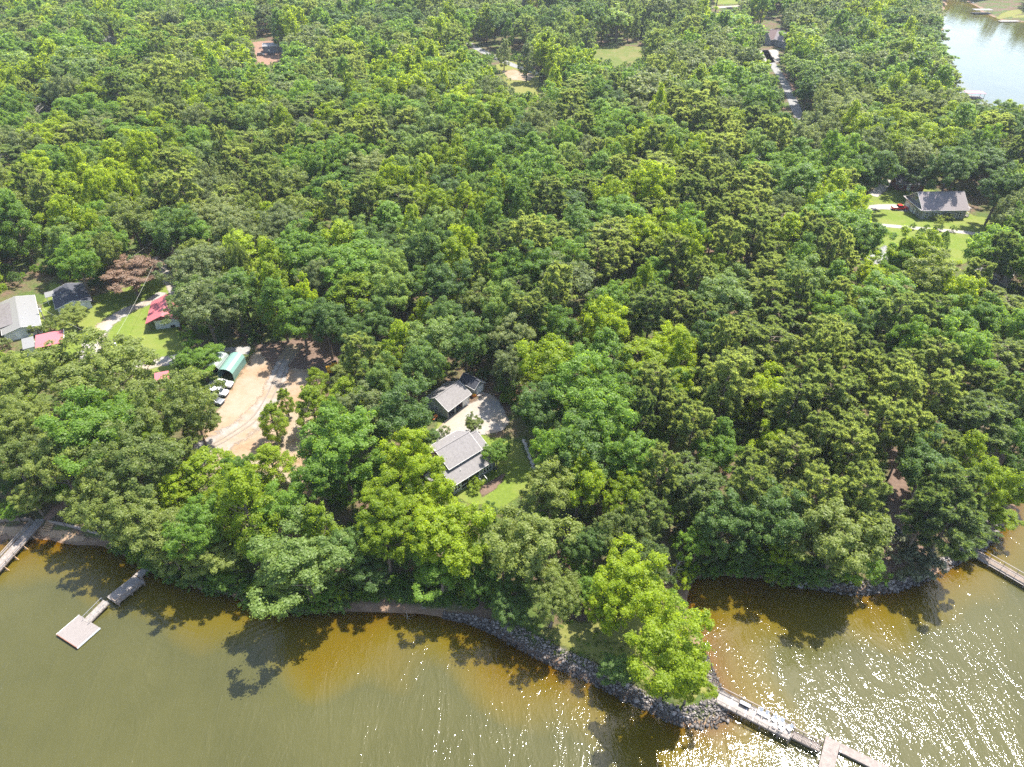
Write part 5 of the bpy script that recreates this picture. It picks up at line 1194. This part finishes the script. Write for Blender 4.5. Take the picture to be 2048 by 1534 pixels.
HAND = [
 # left shore and left cluster
 (202,738,205,OK_,'olive'),(44,765,130,OK_,'olive'),(42,845,130,OK_,'olive'),(238,822,85,B,'mid'),(171,864,170,B,'mid'),(355,812,150,OK_,'olive'),(398,850,90,OK_,'olive',10),(265,930,185,OK_,'olive'),(20,905,120,OK_,'olive'),
 (113,915,115,B,'olive'),(412,948,120,PO,'bright',13),(350,985,85,PO,'bright',12),(545,928,80,PO,'bright',11),(548,842,58,PO,'bright',10),(571,802,34,PO,'bright',8),(625,812,72,PO,'bright',11),(655,850,50,PO,'bright',9),(634,764,46,PO,'bright',9),
 (685,905,165,B,'mid'),(640,960,110,B,'mid'),(696,744,62,B,'olive',9),(680,772,46,B,'olive',7),(600,636,95,B,'mid'),(652,648,90,B,'dark'),(692,668,66,B,'dark'),(690,795,72,PO,'bright',12),(402,722,92,B,'mid',10),(375,735,50,B,'dark',7),(407,540,135,OK_,'oak'),(412,620,140,OK_,'oak'),(470,600,90,B,'dark'),(350,470,90,B,'dark'),
 (547,545,75,PO,'bright'),(560,610,70,PO,'mid'),(262,552,108,B,'brown',11),(155,530,90,B,'mid'),(210,490,80,B,'mid'),(147,634,62,B,'olive',7),(75,664,32,SH,'olive',3),(100,655,34,SH,'olive',3),(12,690,26,SH,'oak',2.5),
 (230,1010,140,OK_,'olive'),(302,1055,125,B,'olive'),(392,1050,120,B,'mid'),(338,1090,85,B,'olive',9),(428,1095,120,B,'olive',10),(440,1150,80,B,'mid',7),(597,1108,190,B,'light'),(520,1090,80,B,'mid'),(560,1180,85,B,'light',7),(487,1012,115,PO,'bright'),
 (560,1020,100,B,'mid'),(170,985,90,B,'olive'),(480,950,70,B,'mid'),(640,1180,70,B,'mid',7),(60,985,70,B,'olive',8),(20,1010,50,B,'mid',5),
 # middle shore
 (767,1062,118,B,'bright'),(690,1095,95,B,'dark'),(735,1130,90,B,'dark',9),(905,1068,152,B,'bright',16),(880,1130,110,B,'mid',10),(960,1140,80,B,'mid',9),(1050,1078,155,B,'olive'),(1018,1195,88,B,'dark',8),(1105,1185,122,OK_,'olive'),
 (1244,1063,112,OK_,'olive'),(1153,1098,62,B,'dark',9),(1170,1148,55,B,'mid',6),(1255,1164,150,B,'bright',17),(1341,1300,178,B,'bright',18),(1385,1350,80,B,'bright',10),(1215,1215,80,B,'bright',9),(1180,1180,60,B,'mid',7),(1234,1327,74,B,'dark',6),(1372,1168,46,SH,'bright',4.5),(1352,1204,52,SH,'mid',4),(1190,1090,70,B,'dark'),
 (1005,1110,80,B,'olive'),(830,1085,70,B,'mid'),
 # right shore
 (1398,1082,66,B,'mid'),(1452,1035,118,B,'dark'),(1545,1022,130,B,'dark'),(1557,1112,84,B,'mid',9),(1562,1092,60,B,'bright',11),(1682,1062,176,B,'olive'),(1735,1060,90,PI,'pine'),(1640,1140,50,SH,'mid',4),(1600,1150,46,SH,'dark',3.5),(1680,1158,44,SH,'dark',3),(1520,1142,46,SH,'dark',3.5),(1480,1130,44,SH,'mid',3.5),(1560,1152,40,SH,'mid',3),(2042,872,90,B,'mid'),(2036,985,66,B,'bright',9),(2052,1005,50,B,'mid',7),(2050,930,70,B,'dark'),(2038,800,90,PI,'pine'),(1725,1110,80,B,'mid',8),(1500,1095,80,B,'dark',9),(1430,1120,70,B,'dark',7),(1640,1140,60,SH,'dark',4),
 (1905,1030,150,PI,'pinedark'),(1860,1010,90,PI,'pinedark'),(1958,1050,75,PI,'pinedark',12),(2016,1042,76,B,'bright',9),(1990,960,92,B,'bright'),(1930,905,66,PO,'bright'),(1840,1110,90,SH,'pale',4.8),(1870,1135,64,SH,'pale',3.6),(1805,1085,50,SH,'pale',3.4),(1713,1160,44,SH,'bright',2.4),(1769,1154,36,SH,'mid',2.6),
 # right pines and bright ones among them
 (1430,552,52,PO,'bright'),(1358,700,62,B,'bright'),(1355,786,76,B,'bright'),(1550,790,100,B,'bright'),(1590,785,46,PO,'mid'),(1437,908,88,B,'mid'),(1437,880,60,PO,'mid'),(1553,893,86,B,'bright'),(1731,590,46,PO,'bright'),(1748,552,60,B,'bright'),(1861,563,110,B,'olive'),(1912,596,92,B,'bright'),
 (1960,640,90,B,'mid'),(2010,660,90,B,'mid'),(1792,785,102,PI,'pine'),(1878,790,88,PI,'pine'),(1792,638,112,PI,'pinedark'),(1854,638,84,PI,'pinedark'),(1645,692,112,PI,'pine'),(1656,795,110,PI,'pine'),(1543,678,66,PI,'pine'),(1854,930,118,B,'dark'),(1912,980,110,PI,'pinedark'),(1700,905,100,PI,'pine'),(1640,880,90,PI,'pine'),
 (1730,985,100,PI,'pine'),(1640,985,100,PI,'pine'),(1500,975,95,PI,'pine'),(1820,860,80,PI,'pine'),
 # round the house
 (803,692,62,PO,'bright'),(779,727,52,PO,'bright'),(847,638,46,PO,'bright'),(912,535,78,PO,'bright'),(840,583,68,B,'mid'),(960,614,82,B,'olive'),(1049,552,112,B,'mid'),(1124,528,92,B,'mid'),(1022,686,88,B,'oak'),(1026,738,72,B,'oak'),(1104,734,132,B,'bright'),(1121,664,88,B,'mid'),
 (1186,644,52,PO,'bright'),(1302,568,78,B,'mid'),(1247,602,46,PO,'bright'),(1340,700,88,B,'bright'),(1172,720,62,B,'mid'),(1340,785,84,B,'mid'),(1158,785,140,B,'mid'),(1230,808,112,B,'mid'),(1200,843,150,B,'mid'),(1158,904,122,B,'dark'),(1254,911,122,B,'mid'),(1158,962,112,B,'bright'),(1100,990,112,B,'olive'),
 (1247,993,92,B,'bright'),(1082,822,104,B,'dark'),(1116,905,92,B,'mid',19),(992,910,56,B,'mid',7),(806,830,122,B,'dark'),(844,740,92,B,'dark'),(851,882,56,B,'dark',7),(817,930,128,B,'bright'),(860,1014,112,B,'bright',13),(772,998,112,B,'bright'),(735,960,80,B,'mid'),(947,850,38,B,'olive',4.5,None),(888,868,26,SH,'oak',2.6),(950,972,34,SH,'bright',2.2),(890,640,80,B,'dark'),(930,690,90,B,'dark'),
 (755,640,80,B,'dark'),(720,690,70,B,'dark'),(1000,560,85,B,'mid'),(985,690,60,B,'dark'),
 # landmarks farther off
 (1008,105,26,PO,'oak',17),(1053,118,32,PO,'oak',20),(1066,560,90,B,'mid'),(475,470,110,OK_,'oak'),(440,440,110,OK_,'oak'),(750,345,100,OK_,'oak'),(800,330,60,OK_,'oak'),(1665,390,70,PO,'bright'),(1720,480,90,B,'mid'),(1690,420,80,B,'bright'),(1825,508,92,B,'bright'),(1800,530,74,B,'mid'),
 (1992,506,100,B,'mid'),(2020,520,90,B,'mid'),(1790,300,70,B,'bright'),(1400,165,50,PO,'bright'),(1700,250,80,B,'olive'),(1830,320,90,OK_,'oak'),(1920,330,90,OK_,'dark'),(2010,230,50,B,'bright'),(1750,345,80,B,'dark'),(1730,362,60,B,'dark'),(1838,356,64,B,'dark',12),(1900,345,80,B,'dark'),(2000,380,80,B,'dark'),
 (275,225,60,B,'bright'),(320,250,60,B,'bright'),(90,290,70,B,'bright'),(560,205,58,B,'mid'),(615,190,58,B,'mid'),(1640,480,70,PI,'pine'),
]
for t in HAND:
    hand(*t[:5], H=(t[5] if len(t) > 5 else None))
for px, py, w in ((1797,440,0),(1826,458,0),(1852,460,0),(1878,462,0),(1906,464,0)): pass
for i, px in enumerate((1824, 1853, 1879, 1906)): hand(px, 456+i*1.6, 13, SH, 'dark', H=2.2)
hand(1843, 466, 13, PO, 'mid', H=3.5)
for px, py in ((1840,420),(1850,432),(1858,432),(1875,438),(1888,434),(1897,436),(1880,446)): hand(px, py+2, 12 if px < 1860 else 16, SH, 'bright' if px < 1862 else 'olive', H=2.4)
hand(1862, 478, 20, 'column', 'dark', H=8.0); hand(1884, 490, 26, 'column', 'dark', H=9.0); hand(1838, 470, 14, 'column', 'dark', H=4.5)
NHAND = len(TREES)

# open places the photo lets one see into: no wild tree may cover them
OPEN = [
 [(852,795),(910,748),(968,752),(990,790),(1015,845),(1060,875),(1090,965),(1045,1012),(985,1005),(925,990),(878,950),(860,905)],
 [(425,735),(490,702),(570,692),(640,690),(680,692),(684,738),(645,760),(608,805),(600,850),(640,900),(620,960),(560,900),(500,920),(382,893),(440,825),(415,790)],
 [(-5,600),(80,560),(130,558),(190,590),(300,560),(318,520),(345,520),(350,590),(366,640),(372,690),(350,770),(300,750),(230,690),(150,690),(100,705),(40,722),(-5,722)],
 [(1728,392),(1785,350),(1830,365),(1935,365),(1995,430),(1975,475),(1930,512),(1790,525),(1736,505)],
 [(1550,110),(1575,165),(1605,232),(1600,245),(1575,235),(1562,180),(1525,128),(1515,95)],[(1505,25),(1565,40),(1568,100),(1535,100)],
 [(925,72),(985,95),(1070,125),(1092,150),(1080,192),(1035,198),(985,145)],[(1170,90),(1290,88),(1285,126),(1200,128)],[(498,74),(558,72),(562,126),(518,138)],
 [(1880,-5),(2060,-5),(2060,205),(1935,200),(1905,120)],[(1425,-5),(1485,-5),(1478,24),(1425,22)],
 [(1768,895),(1805,895),(1800,1120),(1750,1120)],[(0,985),(110,985),(160,1000),(200,1090),(0,1090)],[(2020,555),(2060,550),(2060,590),(2015,585)],[(203,76),(228,74),(230,92),(210,95)],[(66,214),(92,216),(90,236),(70,232)],[(1044,-5),(1075,-5),(1070,12),(1044,12)],[(1785,348),(1830,352),(1825,372),(1785,372)],[(1630,290),(1662,292),(1660,312),(1632,310)],[(90,568),(130,550),(140,566),(95,585)],
]
OPEN = [(np.array(p), np.array(p).min(0), np.array(p).max(0)) for p in OPEN]
def blocked(x, y, z, D, H, kind):
    """would a crown here stand in front of an open place?"""
    zc = z+H*(0.74 if 'pine' in kind else 0.64); cx, cy, d = PX(x, y, zc); rx = _F*D*0.46/d; ry = _F*(H*0.34)/d
    pts = [(cx, cy), (cx-rx, cy), (cx+rx, cy), (cx, cy-ry), (cx, cy+ry*0.8), (cx-rx*.7, cy-ry*.7), (cx+rx*.7, cy-ry*.7), (cx-rx*.7, cy+ry*.6), (cx+rx*.7, cy+ry*.6)]
    pts += [(cx+rx*a, cy+ry*b_) for a in (-.8, -.4, 0, .4, .8) for b_ in (-.6, 0, .6)]
    bx, by, _ = PX(x, y, z); pts.append((bx, by))
    for poly, lo, hi in OPEN:
        if cx+rx < lo[0] or cx-rx > hi[0] or by < lo[1] or cy-ry > hi[1]: continue
        q = np.array(pts)
        if (sdist(q[:,0], q[:,1], [tuple(v) for v in poly]) > 0).any(): return True
    return False
ZONES = [ # centre, radii (photo), weight, mix
 ((1650,720),(300,310),3.0,{'pine':.76,'bright':.11,'mid':.08,'dark':.05}),((1400,300),(190,140),2.2,{'pine':.72,'mid':.14,'olive':.08,'bright':.06}),
 ((425,255),(110,80),3.0,{'pine':.82,'bright':.1,'mid':.08}),((720,305),(90,55),2.5,{'pine':.7,'mid':.2,'bright':.1}),((1500,430),(170,110),2.5,{'pine':.74,'mid':.12,'bright':.14}),
 ((960,430),(330,190),2.0,{'bright':.40,'mid':.36,'pine':.10,'dark':.08,'olive':.06}),((230,360),(290,170),1.4,{'olive':.24,'mid':.30,'bright':.18,'pine':.18,'oak':.10}),
 ((150,110),(320,110),1.6,{'mid':.36,'bright':.26,'oak':.24,'pine':.08,'dark':.06}),((700,20),(900,50),2.4,{'dark':.40,'oak':.34,'mid':.18,'pine':.08}),((1270,40),(150,55),9.0,{'young':1.0}),
 ((1500,140),(260,120),2.2,{'oak':.52,'mid':.26,'bright':.12,'dark':.10}),((1850,260),(220,160),2.2,{'oak':.36,'dark':.30,'mid':.22,'bright':.12}),((760,150),(300,90),1.6,{'oak':.26,'mid':.34,'bright':.26,'pine':.14}),
 ((1130,250),(170,70),1.6,{'pine':.42,'mid':.26,'oak':.2,'bright':.12}),((800,240),(220,90),1.6,{'mid':.34,'bright':.38,'pine':.2,'oak':.08}),
]
PATCH = {c: [(rng.uniform(0.035, 0.11), rng.uniform(0, 6.28), rng.uniform(0, 6.28)) for _ in range(5)] for c in ('bright', 'mid', 'oak', 'pine', 'dark', 'olive', 'young', 'light')}
def patch(c, x, y): return sum(math.sin(k*(x*math.cos(a)+y*math.sin(a))+p) for k, a, p in PATCH[c])/2.2
def pick(px, py, x, y):
    w = {'mid': 0.05, 'bright': 0.03, 'oak': 0.03, 'pine': 0.03}
    for (cx, cy), (rx, ry), wt, mix in ZONES:
        k = wt*math.exp(-((px-cx)/rx)**2-((py-cy)/ry)**2)
        for c, q in mix.items(): w[c] = w.get(c, 0)+k*q
    if 'mid' in w: w['light'] = 0.35*w['mid']
    ks = list(w); v = np.array([w[k]*math.exp(1.5*patch(k, x, y)) for k in ks]); return ks[rng.choice(len(ks), p=v/v.sum())]
SPEC = {'pine': (PI, 'pine', 10.8, 19), 'bright': (None, 'bright', 12.4, 18.5), 'mid': (None, 'mid', 13.2, 18), 'dark': (B, 'dark', 12.6, 17), 'oak': (OK_, 'oak', 14.0, 17), 'olive': (OK_, 'olive', 14.0, 17), 'light': (B, 'light', 13.0, 17.5), 'young': ('young_pine', 'pinedark', 6.4, 13.5)}
grid = {}
CELL = 7.0
def near_ok(x, y, D, k=0.335):
    i, j = int(x//CELL), int(y//CELL)
    for a in range(i-2, i+3):
        for b_ in range(j-2, j+3):
            for (x2, y2, D2) in grid.get((a, b_), ()):
                if (x-x2)**2+(y-y2)**2 < (k*(D+D2))**2: return False
    return True
def put(x, y, D): grid.setdefault((int(x//CELL), int(y//CELL)), []).append((x, y, D))
for t in TREES:
    if t['kind'] != SH: put(t['x'], t['y'], t['D']*0.85)
cy_ = rng.uniform(70, 900, 90000); cx_ = rng.uniform(-1, 1, 90000)
hw = (0.727*(cy_*math.cos(_p)+CAM_H*math.sin(_p))+55); ok = rng.uniform(0, 1, 90000) < hw/hw.max()
cx_, cy_ = (cx_*hw)[ok], cy_[ok]; dl = land_d(cx_, cy_)
for x, y, d in zip(cx_, cy_, dl):
    if d < (4.5 if y > 330 else 7): continue
    px, py, dep = PX(x, y, 15)
    if py < -75 or py > 1120: continue
    c = pick(px, py, x, y); kd, col, D, H = SPEC[c]; f = math.exp(rng.normal(0, 0.22)); D *= f; H *= math.exp(rng.normal(0, 0.11))
    g_ = min(1.0, max(0.0, (y-200)/330)); D *= 1+0.32*g_; H *= 1+0.18*g_     # older, taller stands up the slope
    if kd is None: kd = PO if rng.uniform() < (0.5 if c == 'bright' else 0.22) else B
    if kd == PO: D *= 0.84; H *= 1.06
    if kd == PI and rng.uniform() < 0.22: col = 'pinedark'
    if d < 20: H *= 0.8
    if not near_ok(x, y, D): continue
    if blocked(x, y, 3.0, D, H, kd): continue
    put(x, y, D); add_tree(kd, col, x, y, D, H)
# ------------------------------------------------------------------ which trees are objects: the largest in the photo
for t in TREES:
    zc = t['z']+t['H']*0.66; t['px'], t['py'], t['d'] = PX(t['x'], t['y'], zc); t['w'] = _F*t['D']/t['d']
    t['vis'] = -20 < t['px'] < 2068 and -10 < t['py'] < 1544
LIMIT = {'broadleaf_tree': 290, 'pine_tree': 230, 'oak_tree': 110, 'shrub': 60, 'evergreen_column': 10}
byname = {}
for i, t in enumerate(TREES): byname.setdefault(NAMES[t['kind']], []).append(t)
SINGLE = []
for nme, L in byname.items():
    L.sort(key=lambda t: -(t['w'] if t['vis'] else -1)-(1000 if t['hand'] else 0))
    for t in L[:LIMIT[nme]]:
        if t['vis']: t['single'] = True; SINGLE.append(t)
REST = [t for t in TREES if not t.get('single')]
print('TREES', len(TREES), 'single', len(SINGLE), 'rest', len(REST))

# ------------------------------------------------------------------ labels
MARKS = [('the grey saltbox house',925,925,70),('the tan roofed garage',905,800,62),('the red-roofed shed on the lawn',325,630,75),('the pale green carport',465,735,60),('the white pickup',443,772,45),('the bare dirt lot',500,830,95),
 ('the middle dock',260,1170,80),('the left dock',60,1060,75),('the railed dock at the point',1500,1420,90),('the right dock',1960,1110,70),('the cove',1450,1150,85),('the long pale metal roofed house',45,640,80),('the dark slate roofed house',140,590,55),
 ('the long grey house',1885,420,80),('the yellow excavator',663,748,50),('the slender trees by the far road',1030,125,40),('the far metal garage',530,105,45),('the forest road',1590,210,45),('the meadow',1230,110,60),('the tip of the rocky point',1380,1400,95),('the upper lake',1950,130,75),('the brown pine straw clearing',1785,1010,80),('the sandy shore',740,1215,95),('the far mauve house',1535,70,50)]
def where(t):
    best = None
    for n, x, y, r in MARKS:
        q = math.hypot(t['px']-x, (t['py']-y))/r
        if q < 1.7 and (best is None or q < best[0]): best = (q, n, x, y)
    if best is None: return None
    dx, dy = t['px']-best[2], t['py']-best[3]
    rel = ('left of' if dx < 0 else 'right of') if abs(dx) > 1.15*abs(dy) else ('above' if dy < 0 else 'below')
    return rel+' '+best[1]
seen = set()
ONES = 'zero one two three four five six seven eight nine ten eleven twelve thirteen fourteen fifteen sixteen seventeen eighteen nineteen'.split()
TENS = 'zero ten twenty thirty forty fifty sixty seventy eighty ninety hundred'.split()
def wordnum(v):
    v = int(round(min(max(v, 0), 100)))
    return ONES[v] if v < 20 else TENS[v//10]+('-'+ONES[v % 10] if v % 10 else '')
def sz0(t): return 'large' if t['w'] > 90 else ('small' if t['w'] < 60 else 'medium sized')
def unique_label(t):
    c, k = CW[t['col']], KW[t['kind']]
    if t['col'] in ('pine',) and t['kind'] == PI: c = 'dull olive'
    w = where(t); cand = []
    if w:
        cand.append(f'{c} {k} {w}')
        sz = 'large' if t['w'] > 120 else ('small' if t['w'] < 60 else 'medium sized')
        cand.append(f'{sz} {c} {k} {w}')
    X, Y = wordnum(t['px']/2048*100), wordnum(t['py']/1534*100)
    cand += [f'{c} {k}, {X} percent across and {Y} percent down the photo', f'{sz0(t)} {c} {k}, {X} percent across and {Y} percent down the photo']
    return cand
count = {}
for t in SINGLE:
    t['cand'] = unique_label(t)
    for q in t['cand']: count[q] = count.get(q, 0)+1
for t in SINGLE:
    t['label'] = next((q for q in t['cand'] if count[q] == 1 and q not in seen), t['cand'][-1]); seen.add(t['label'])
same = {}
for t in SINGLE: same.setdefault(t['label'], []).append(t)
for q, L in same.items():
    if len(L) == 2:
        L.sort(key=lambda t: t['px'])
        for t, side in zip(L, ('left', 'right')):
            t['label'] = f"{side} one of two {CW[t['col']]} {KW[t['kind']]}s, {wordnum(t['px']/20.48)} percent across and {wordnum(t['py']/15.34)} percent down"

# ------------------------------------------------------------------ build the single trees
for t in SINGLE:
    k = t['kind']; v = int(rng.integers(NV[k])); det = NEAR if (t['d'] < 330 or k == 'column') else FAR
    cm, tm, D, H = det[k, v]; sx = t['D']/D; sz = t['H']/H
    r = empty(NAMES[k], (t['x'], t['y'], t['z']-0.05), rng.uniform(0, 6.28)); r.scale = (sx, sx, sz)
    if k in (B, PO, OK_) : r.rotation_euler = (rng.normal(0, 0.03), rng.normal(0, 0.03), rng.uniform(0, 6.28))
    tag(r, t['label'], 'shrub' if k == SH else 'tree', {'pine_tree': 'pines of the lakeside forest', 'oak_tree': 'oaks of the lakeside forest', 'shrub': 'shrubs round the clearings and shore', 'evergreen_column': 'columnar evergreens on the lawn'}.get(NAMES[k], 'broadleaf trees of the lakeside forest'))
    c = bpy.data.objects.new('crown', cm)
    if not len(cm.materials): cm.materials.append(LEAF[t['col']])
    c.material_slots[0].link = 'OBJECT'; c.material_slots[0].material = LEAF[t['col']]
    link(c, r); link(bpy.data.objects.new('trunk', tm), r)

# two dead pines standing grey among the living ones
for px, py, hh_, lab in ((255,315,15,'bare grey dead pine standing in the upper left forest'),(330,300,13,'smaller bare grey dead tree right of the dead pine at upper left'),(1510,360,15,'bare dead pine with pale trunk among the right-hand pines'),(10,345,14,'bare pale dead tree at the left edge of the forest')):
    p = G(px, py, 14); z = T(p.x, p.y); o = tag(empty('dead_tree', (p.x, p.y, z)), lab, 'dead tree', 'dead trees in the forest')
    hh_ += 5; MB().tube([(0,0,-0.3),(0.2,0,hh_*.5),(0,0.1,hh_)], [0.3,0.2,0.05], 8).build('trunk', DRIFT, o)
    for k in range(16):
        zz = hh_*rng.uniform(0.45, 0.97); a = rng.uniform(0, 6.28); L = rng.uniform(1, 3.2)*(1.2-zz/hh_*0.7)
        MB().tube([(0.1,0.05,zz),(math.cos(a)*L*.5,math.sin(a)*L*.5,zz+0.25*L),(math.cos(a)*L,math.sin(a)*L,zz+0.75*L)], [0.1,0.07,0.02], 5).build('branch', DRIFT, o)

# ------------------------------------------------------------------ the rest of the forest: one mass of stuff, scattered from its own tree shapes
def scatter(name, label, cat, items, protos):
    """items: (index, x, y, z, rot, sx, sz); protos: list of (crown mesh, trunk mesh, leaf material)"""
    col = bpy.data.collections.new(name+'_shapes')
    for i, (cm, tm, lm) in enumerate(protos):
        me = cm.copy(); me.name = f'{name}_shape'
        me.materials.clear(); me.materials.append(lm); me.materials.append(BARK)
        bm = bmesh.new(); bm.from_mesh(me); n0 = len(bm.faces)
        if tm is not None:
            bm.from_mesh(tm); bm.faces.ensure_lookup_table()
            for f in bm.faces[n0:]: f.material_index = 1
        bm.to_mesh(me); bm.free()
        col.objects.link(bpy.data.objects.new(f'{name}_{i:03d}', me))
    A = np.array(items, float)
    me = bpy.data.meshes.new(name); me.vertices.add(len(A)); me.vertices.foreach_set('co', A[:,1:4].astype(np.float32).ravel())
    a = me.attributes.new('idx', 'INT', 'POINT'); a.data.foreach_set('value', A[:,0].astype(np.int32))
    a = me.attributes.new('rot', 'FLOAT_VECTOR', 'POINT'); a.data.foreach_set('vector', np.column_stack([np.zeros((len(A), 2)), A[:,4]]).astype(np.float32).ravel())
    a = me.attributes.new('scl', 'FLOAT_VECTOR', 'POINT'); a.data.foreach_set('vector', np.column_stack([A[:,5], A[:,5], A[:,6]]).astype(np.float32).ravel())
    o = tag(link(bpy.data.objects.new(name, me)), label, cat, kind='stuff')
    ng = bpy.data.node_groups.new(name+'_scatter', 'GeometryNodeTree')
    ng.interface.new_socket('Geometry', in_out='INPUT', socket_type='NodeSocketGeometry'); ng.interface.new_socket('Geometry', in_out='OUTPUT', socket_type='NodeSocketGeometry')
    n, l = ng.nodes, ng.links
    gi = n.new('NodeGroupInput'); go = n.new('NodeGroupOutput'); iop = n.new('GeometryNodeInstanceOnPoints'); ci = n.new('GeometryNodeCollectionInfo')
    ci.inputs['Collection'].default_value = col; ci.inputs['Separate Children'].default_value = True; ci.inputs['Reset Children'].default_value = True
    def att(nm, ty):
        q = n.new('GeometryNodeInputNamedAttribute'); q.data_type = ty; q.inputs['Name'].default_value = nm; return q.outputs['Attribute']
    l.new(gi.outputs[0], iop.inputs['Points']); l.new(ci.outputs[0], iop.inputs['Instance']); iop.inputs['Pick Instance'].default_value = True
    l.new(att('idx', 'INT'), iop.inputs['Instance Index'])
    e2r = n.new('FunctionNodeEulerToRotation'); l.new(att('rot', 'FLOAT_VECTOR'), e2r.inputs[0]); l.new(e2r.outputs[0], iop.inputs['Rotation'])
    l.new(att('scl', 'FLOAT_VECTOR'), iop.inputs['Scale']); l.new(iop.outputs[0], go.inputs[0])
    md = o.modifiers.new('scatter', 'NODES'); md.node_group = ng
    return o
combos = {}; protos = []; items = []
for t in REST:
    k = t['kind']; v = int(rng.integers(NV[k])); far = t['d'] > 330
    key = (k, v, t['col'], far)
    if key not in combos:
        cm, tm, D, H = (FAR if far else NEAR)[k, v]; combos[key] = len(protos); protos.append((cm, tm, LEAF[t['col']]))
    cm, tm, D, H = (FAR if far else NEAR)[k, v]
    items.append((combos[key], t['x'], t['y'], t['z']-0.05, rng.uniform(0, 6.28), t['D']/D, t['H']/H))
scatter('distant_forest', 'mass of mixed green forest stretching to the top of the photo', 'forest', items, protos)

# undergrowth: low green under and between the trees and along the bank
protos = []; 
for col in ('mid', 'dark', 'olive', 'bright'):
    for v in range(NV[SH]): protos.append((FAR[SH, v][0], None, LEAF[col]))
nearp = len(protos)
for col in ('mid', 'dark', 'olive', 'bright'):
    for v in range(NV[SH]): protos.append((NEAR[SH, v][0], None, LEAF[col]))
items = []
ux = rng.uniform(-1, 1, 26000); uy = rng.uniform(70, 480, 26000); hw = 0.727*(uy*math.cos(_p)+CAM_H*math.sin(_p))+20
keep = rng.uniform(0, 1, 26000) < hw/hw.max()*0.62; ux, uy = (ux*hw)[keep], uy[keep]; ud = land_d(ux, uy)
NOGO = [[(852,795),(905,760),(985,770),(1030,830),(1085,870),(1098,970),(1045,1015),(925,1000),(870,960)],[(430,735),(500,690),(640,662),(705,670),(698,760),(640,800),(720,860),(690,960),(620,1010),(520,990),(400,1000),(340,990),(380,890),(440,800)],
 [(-40,600),(80,560),(190,580),(300,550),(315,515),(352,515),(356,640),(372,690),(425,705),(420,770),(330,775),(200,720),(100,740),(-40,760)],[(1728,360),(1990,360),(2000,480),(1930,530),(1740,520)],[(1520,90),(1560,95),(1620,250),(1580,250)],[(1760,880),(1815,890),(1850,1060),(1900,1110),(1830,1170),(1740,1175)],
 [(1060,1255),(1340,1180),(1440,1400),(1390,1440)],[(985,120),(1085,130),(1085,200),(1000,180)],[(1165,88),(1300,88),(1290,130),(1170,128)],[(495,78),(570,78),(575,135),(510,135)],[(-20,1030),(110,1020),(170,985),(210,1090),(-20,1090)]]
pxs = np.column_stack(PX(ux, uy, 3.0)[:2])
bad = np.zeros(len(ux), bool)
for pl in NOGO: bad |= sdist(pxs[:,0], pxs[:,1], pl) > 0
for a, b_, d, q in zip(ux, uy, ud, bad):
    if d < 2.2 or q: continue
    c = rng.choice(4, p=[.40,.42,.12,.06]); s = rng.lognormal(0, 0.3)*(0.55 if d < 6 else 0.95)
    items.append(((nearp if b_ < 200 else 0)+c*3+rng.integers(3), a, b_, T(a, b_)-0.15, rng.uniform(0, 6.28), s, s*rng.uniform(0.7, 1.5)))
# ground cover strip along the middle bank
for _ in range(520):
    px, py = rng.uniform(610, 1010), rng.uniform(1150, 1212); p = GL(px, py); d = land_d(np.array([p.x]), np.array([p.y]))[0]
    if d < 1.6: continue
    c = rng.choice(4, p=[.5,.3,.1,.1]); s = rng.uniform(0.22, 0.55)
    items.append((nearp+c*3+rng.integers(3), p.x, p.y, p.z-0.1, rng.uniform(0, 6.28), s, s*rng.uniform(0.4, 0.8)))
# brush leaning over the water's edge
for a_, b_ in zip(SHORE_PX, SHORE_PX[1:]):
    if not (205 <= a_[0] < 640 or 1376 <= a_[0] < 1600 and a_[1] < 1200): continue
    A_, B_ = G(a_[0], a_[1], 0), G(b_[0], b_[1], 0); L_ = (B_-A_).length; nr = Vector((-(B_-A_).y, (B_-A_).x, 0)).normalized()
    for _ in range(int(L_*4.5)):
        q = A_.lerp(B_, rng.uniform())+nr*rng.uniform(-0.1, 3.4); c = rng.choice(4, p=[.42,.36,.14,.08]); s_ = rng.uniform(0.4, 1.05)
        items.append((nearp+c*3+rng.integers(3), q.x, q.y, T(q.x, q.y)-0.1, rng.uniform(0, 6.28), s_, s_*rng.uniform(0.6, 1.1)))
# grass tussocks on the point and weeds between the stones
for _ in range(260):
    px = rng.uniform(1060, 1440); py = 1250+(px-1060)*0.42+rng.uniform(-45, 40); p = GL(px, py); d = land_d(np.array([p.x]), np.array([p.y]))[0]
    if d < 1.2: continue
    c = rng.choice(4, p=[.15,.1,.5,.25]); s = rng.uniform(0.08, 0.22); items.append((nearp+c*3+rng.integers(3), p.x, p.y, p.z-0.05, rng.uniform(0, 6.28), s, s*0.6))
scatter('undergrowth', 'low green undergrowth below the trees and along the bank', 'undergrowth', items, protos)
print('undergrowth', len(items))
